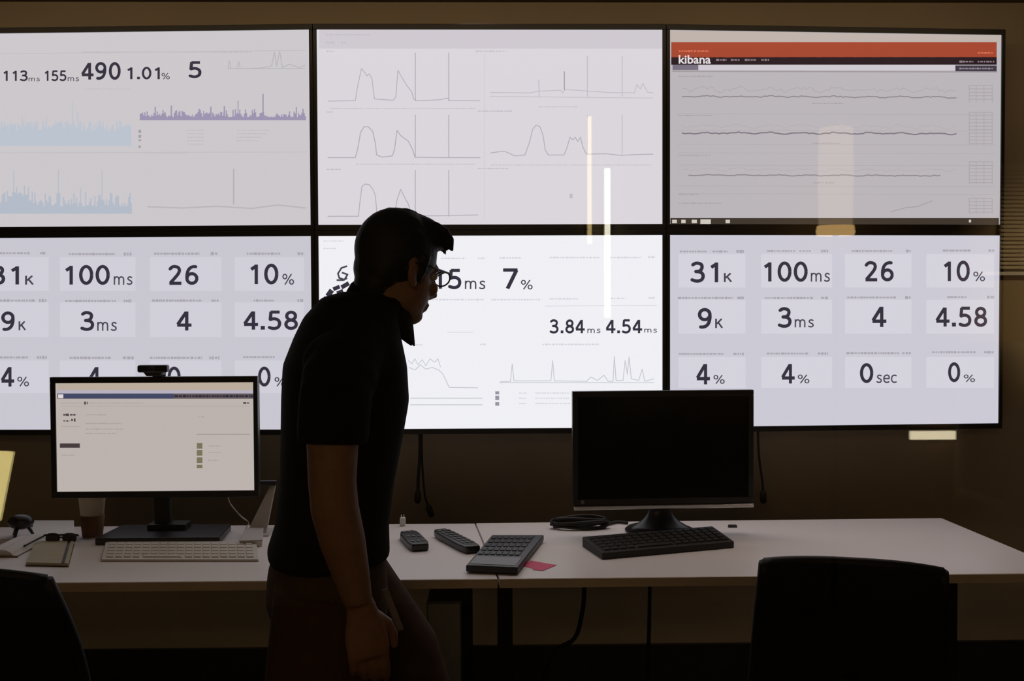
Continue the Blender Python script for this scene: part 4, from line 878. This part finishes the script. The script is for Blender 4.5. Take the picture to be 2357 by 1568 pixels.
for F, tip in ((FT_R, True), (FT_L, False)):
    s_ = B(); heel, mid, toe = F
    s_.limb([heel + V((-0.018, 0, 0.0)), heel + V((0.02, 0, -0.002)), mid, mid + (toe - mid) * 0.6, toe + (toe - mid).normalized() * 0.012], [0.034, 0.043, 0.043, 0.040, 0.022], 18, flat=(1.0, 0.92))
    so_ = obj('shoe', s_, M_shoe, man, local=True); bake(so_, 0.005, 3, 0.5)
    zs = min(v.co.z for v in so_.data.vertices)
    for v in so_.data.vertices: v.co.z = max(v.co.z, zs + 0.006)
    d = (toe - heel)
    sl = B(); q_ = []
    for u, h_ in ((-0.02, 0.026), (0.05, 0.036), (0.13, 0.040), (0.18, 0.036), (0.225, 0.018)):
        q_.append((u, h_))
    dx = V((d.x, d.y, 0)).normalized(); up_ = d.z / max(0.05, V((d.x, d.y, 0)).length)
    zb = zs
    poly = [heel + dx * (u - 0.02) + V((0, h_, 0)) for u, h_ in q_] + [heel + dx * (u - 0.02) + V((0, -h_, 0)) for u, h_ in reversed(q_)]
    sl.extrude([V((p.x, p.y, zb + (0.0 if not tip else max(0.0, 0.055 * (1 - (p.x - heel.x + 0.03) / 0.12)))))  for p in poly], (0, 0, 0.012))
    obj('sole', sl, M_blackm, so_, local=True)
zmin = 0
obj('belt', B().rings([ell(-0.022, 0.966, 0.111, 0.160), ell(-0.022, 0.992, 0.109, 0.158)]), M_shoe, man, local=True, smooth=True)
st = V((0.068, -0.122, 0.905)); en = V((0.098, -0.128, 0.825))
obj('pocket_strap', B().extrude([st + V((-0.006, 0, 0)), st + V((0.006, 0, 0.002)), en + V((0.006, 0, 0)), en + V((-0.006, 0, -0.002))], (0.002, -0.003, 0)), M_strap, man, local=True, label='pale strap hanging at the hip')

# ------------------------------------------------------------------ the room behind the camera, seen mirrored in the glass
DW = 2 * PANE - WF                    # distance at which the wall behind appears
def wall_strip(label, x0, y0, x1, y1, rgb, strength, group='lit strip lights reflected in the glass'):
    a, c_ = mirror_y(x0, y1, DW - 0.03), mirror_y(x1, y0, DW - 0.03); m_ = (a + c_) / 2
    wx, hz = abs(c_.x - a.x), abs(c_.z - a.z)
    t = thing('strip_light', label, 'light', (m_.x, WF, m_.z), 0, group)
    obj('housing', B().box((0, 0.010, 0), (wx + 0.012, 0.020, hz + 0.012)), M_whitef, t, local=True, bevel=0.002)
    obj('diffuser', B().box((0, 0.025, 0), (wx, 0.010, hz)), glow('strip_glow_%d' % int(strength * 10 + rgb[2]), rgb, strength, True, 1.0), t, local=True)
wall_strip('thin yellowish strip of light reflected over the upper middle display', 1353, 268, 1361, 560, (255, 226, 150), 4.0)
wall_strip('brightest vertical strip of white light reflected beside the yellowish one', 1393, 388, 1404, 730, (255, 250, 225), 9.5)
wall_strip('short level white bar of light reflected under the lower right display', 2096, 993, 2200, 1012, (255, 240, 200), 7.5)
# paper column lamp
a = mirror_y(1923, 520, DW - 0.22)
cl_ = thing('column_lamp', 'soft paper column lamp reflected on the upper right display', 'lamp', (a.x, WF + 0.22, 0))
h0, h1 = a.z, mirror_y(1923, 295, DW - 0.22).z
obj('paper_shade', B().lathe([(0.078, h0), (0.082, (h0 + h1) / 2), (0.078, h1)], (0, 0, 0), 28), glow('paper_glow', (255, 214, 160), 1.0, True, 1.0), cl_, local=True, smooth=True)
obj('glowing_ring', B().lathe([(0.085, h0 - 0.045), (0.09, h0 - 0.03), (0.085, h0)], (0, 0, 0), 28), glow('ring_glow', (255, 205, 130), 4.5, True, 1.0), cl_, local=True, smooth=True)
obj('pole', B().lathe([(0.015, 0.02), (0.015, h0 - 0.044)], (0, 0, 0), 16), M_dkmetal, cl_, local=True, smooth=True)
obj('lamp_base', B().lathe([(0.14, 0), (0.14, 0.015), (0.03, 0.03)], (0, 0, 0), 32), M_dkmetal, cl_, local=True, smooth=True)
# torchiere at left
a = mirror_y(-22, 1045, 3.6); bb = mirror_y(-22, 1200, 3.6)
tl_ = thing('floor_lamp', 'glowing cone shaded lamp reflected at the left frame edge', 'lamp', (a.x, a.y, 0))
obj('lamp_shade', B().lathe([(0.028, bb.z), (0.072, a.z), (0.068, a.z), (0.025, bb.z + 0.01)], (0, 0, 0), 28), glow('shade_glow', (255, 232, 150), 7.0, True, 1.0), tl_, local=True, smooth=True)
obj('pole', B().lathe([(0.012, 0.02), (0.012, bb.z + 0.005)], (0, 0, 0), 16), M_dkmetal, tl_, local=True, smooth=True)
obj('lamp_base', B().lathe([(0.13, 0), (0.13, 0.015), (0.03, 0.03)], (0, 0, 0), 32), M_dkmetal, tl_, local=True, smooth=True)
# blinds on the wall behind
a = mirror_y(2302, 630, DW - 0.05); c_ = mirror_y(2760, 388, DW - 0.05)
bl = thing('window_blind', 'horizontal slat blind with pale lower rail reflected at the right edge', 'blind', ((a.x + c_.x) / 2, WF + 0.05, a.z))
W2, H2 = c_.x - a.x, c_.z - a.z; ns = 24
for k in range(ns):
    z_ = 0.03 + (H2 - 0.05) * k / (ns - 1)
    obj('slat', B().box((0, 0, z_), (W2, 0.022, 0.0016), Matrix.Rotation(math.radians(-38), 3, 'X')), M_slat, bl, local=True)
rl = mirror_y(2248, 632, DW - 0.05)
obj('bottom_rail', B().box(((rl.x - a.x) / 2, 0.0, 0.0), (W2 + (a.x - rl.x), 0.03, 0.018)), M_whitef, bl, local=True, bevel=0.003)
obj('head_rail', B().box((0, -0.01, H2 + 0.01), (W2, 0.05, 0.035)), M_whitef, bl, local=True, bevel=0.003)
for s_ in (-0.4, 0.0, 0.4): obj('cord', B().limb([(s_ * W2, 0.012, 0.0), (s_ * W2, 0.012, H2)], 0.0012, 6), M_slat, bl, local=True)
# armchair below the blind
a = mirror_y(2420, 960, DW - 0.45)
ac = thing('armchair', 'pale upholstered armchair reflected at the right frame edge', 'armchair', (a.x, a.y, 0))
hh = mirror_y(2330, 790, DW - 0.45).z
obj('backrest', B().box((0, -0.22, (0.4 + hh) / 2), (0.66, 0.14, hh - 0.4)), M_uphol, ac, local=True, bevel=0.05, seg=4)
obj('seat', B().box((0, 0.06, 0.36), (0.52, 0.5, 0.16)), M_uphol, ac, local=True, bevel=0.04, seg=4)
for s_ in (-1, 1):
    obj('arm', B().box((s_ * 0.31, 0.04, 0.42), (0.10, 0.56, 0.36)), M_uphol, ac, local=True, bevel=0.04, seg=4)
    for sy in (-0.2, 0.26): obj('leg', B().limb([(s_ * 0.28, sy, 0.26), (s_ * 0.29, sy, 0.0)], [0.022, 0.014]), M_shoe, ac, local=True, smooth=True)
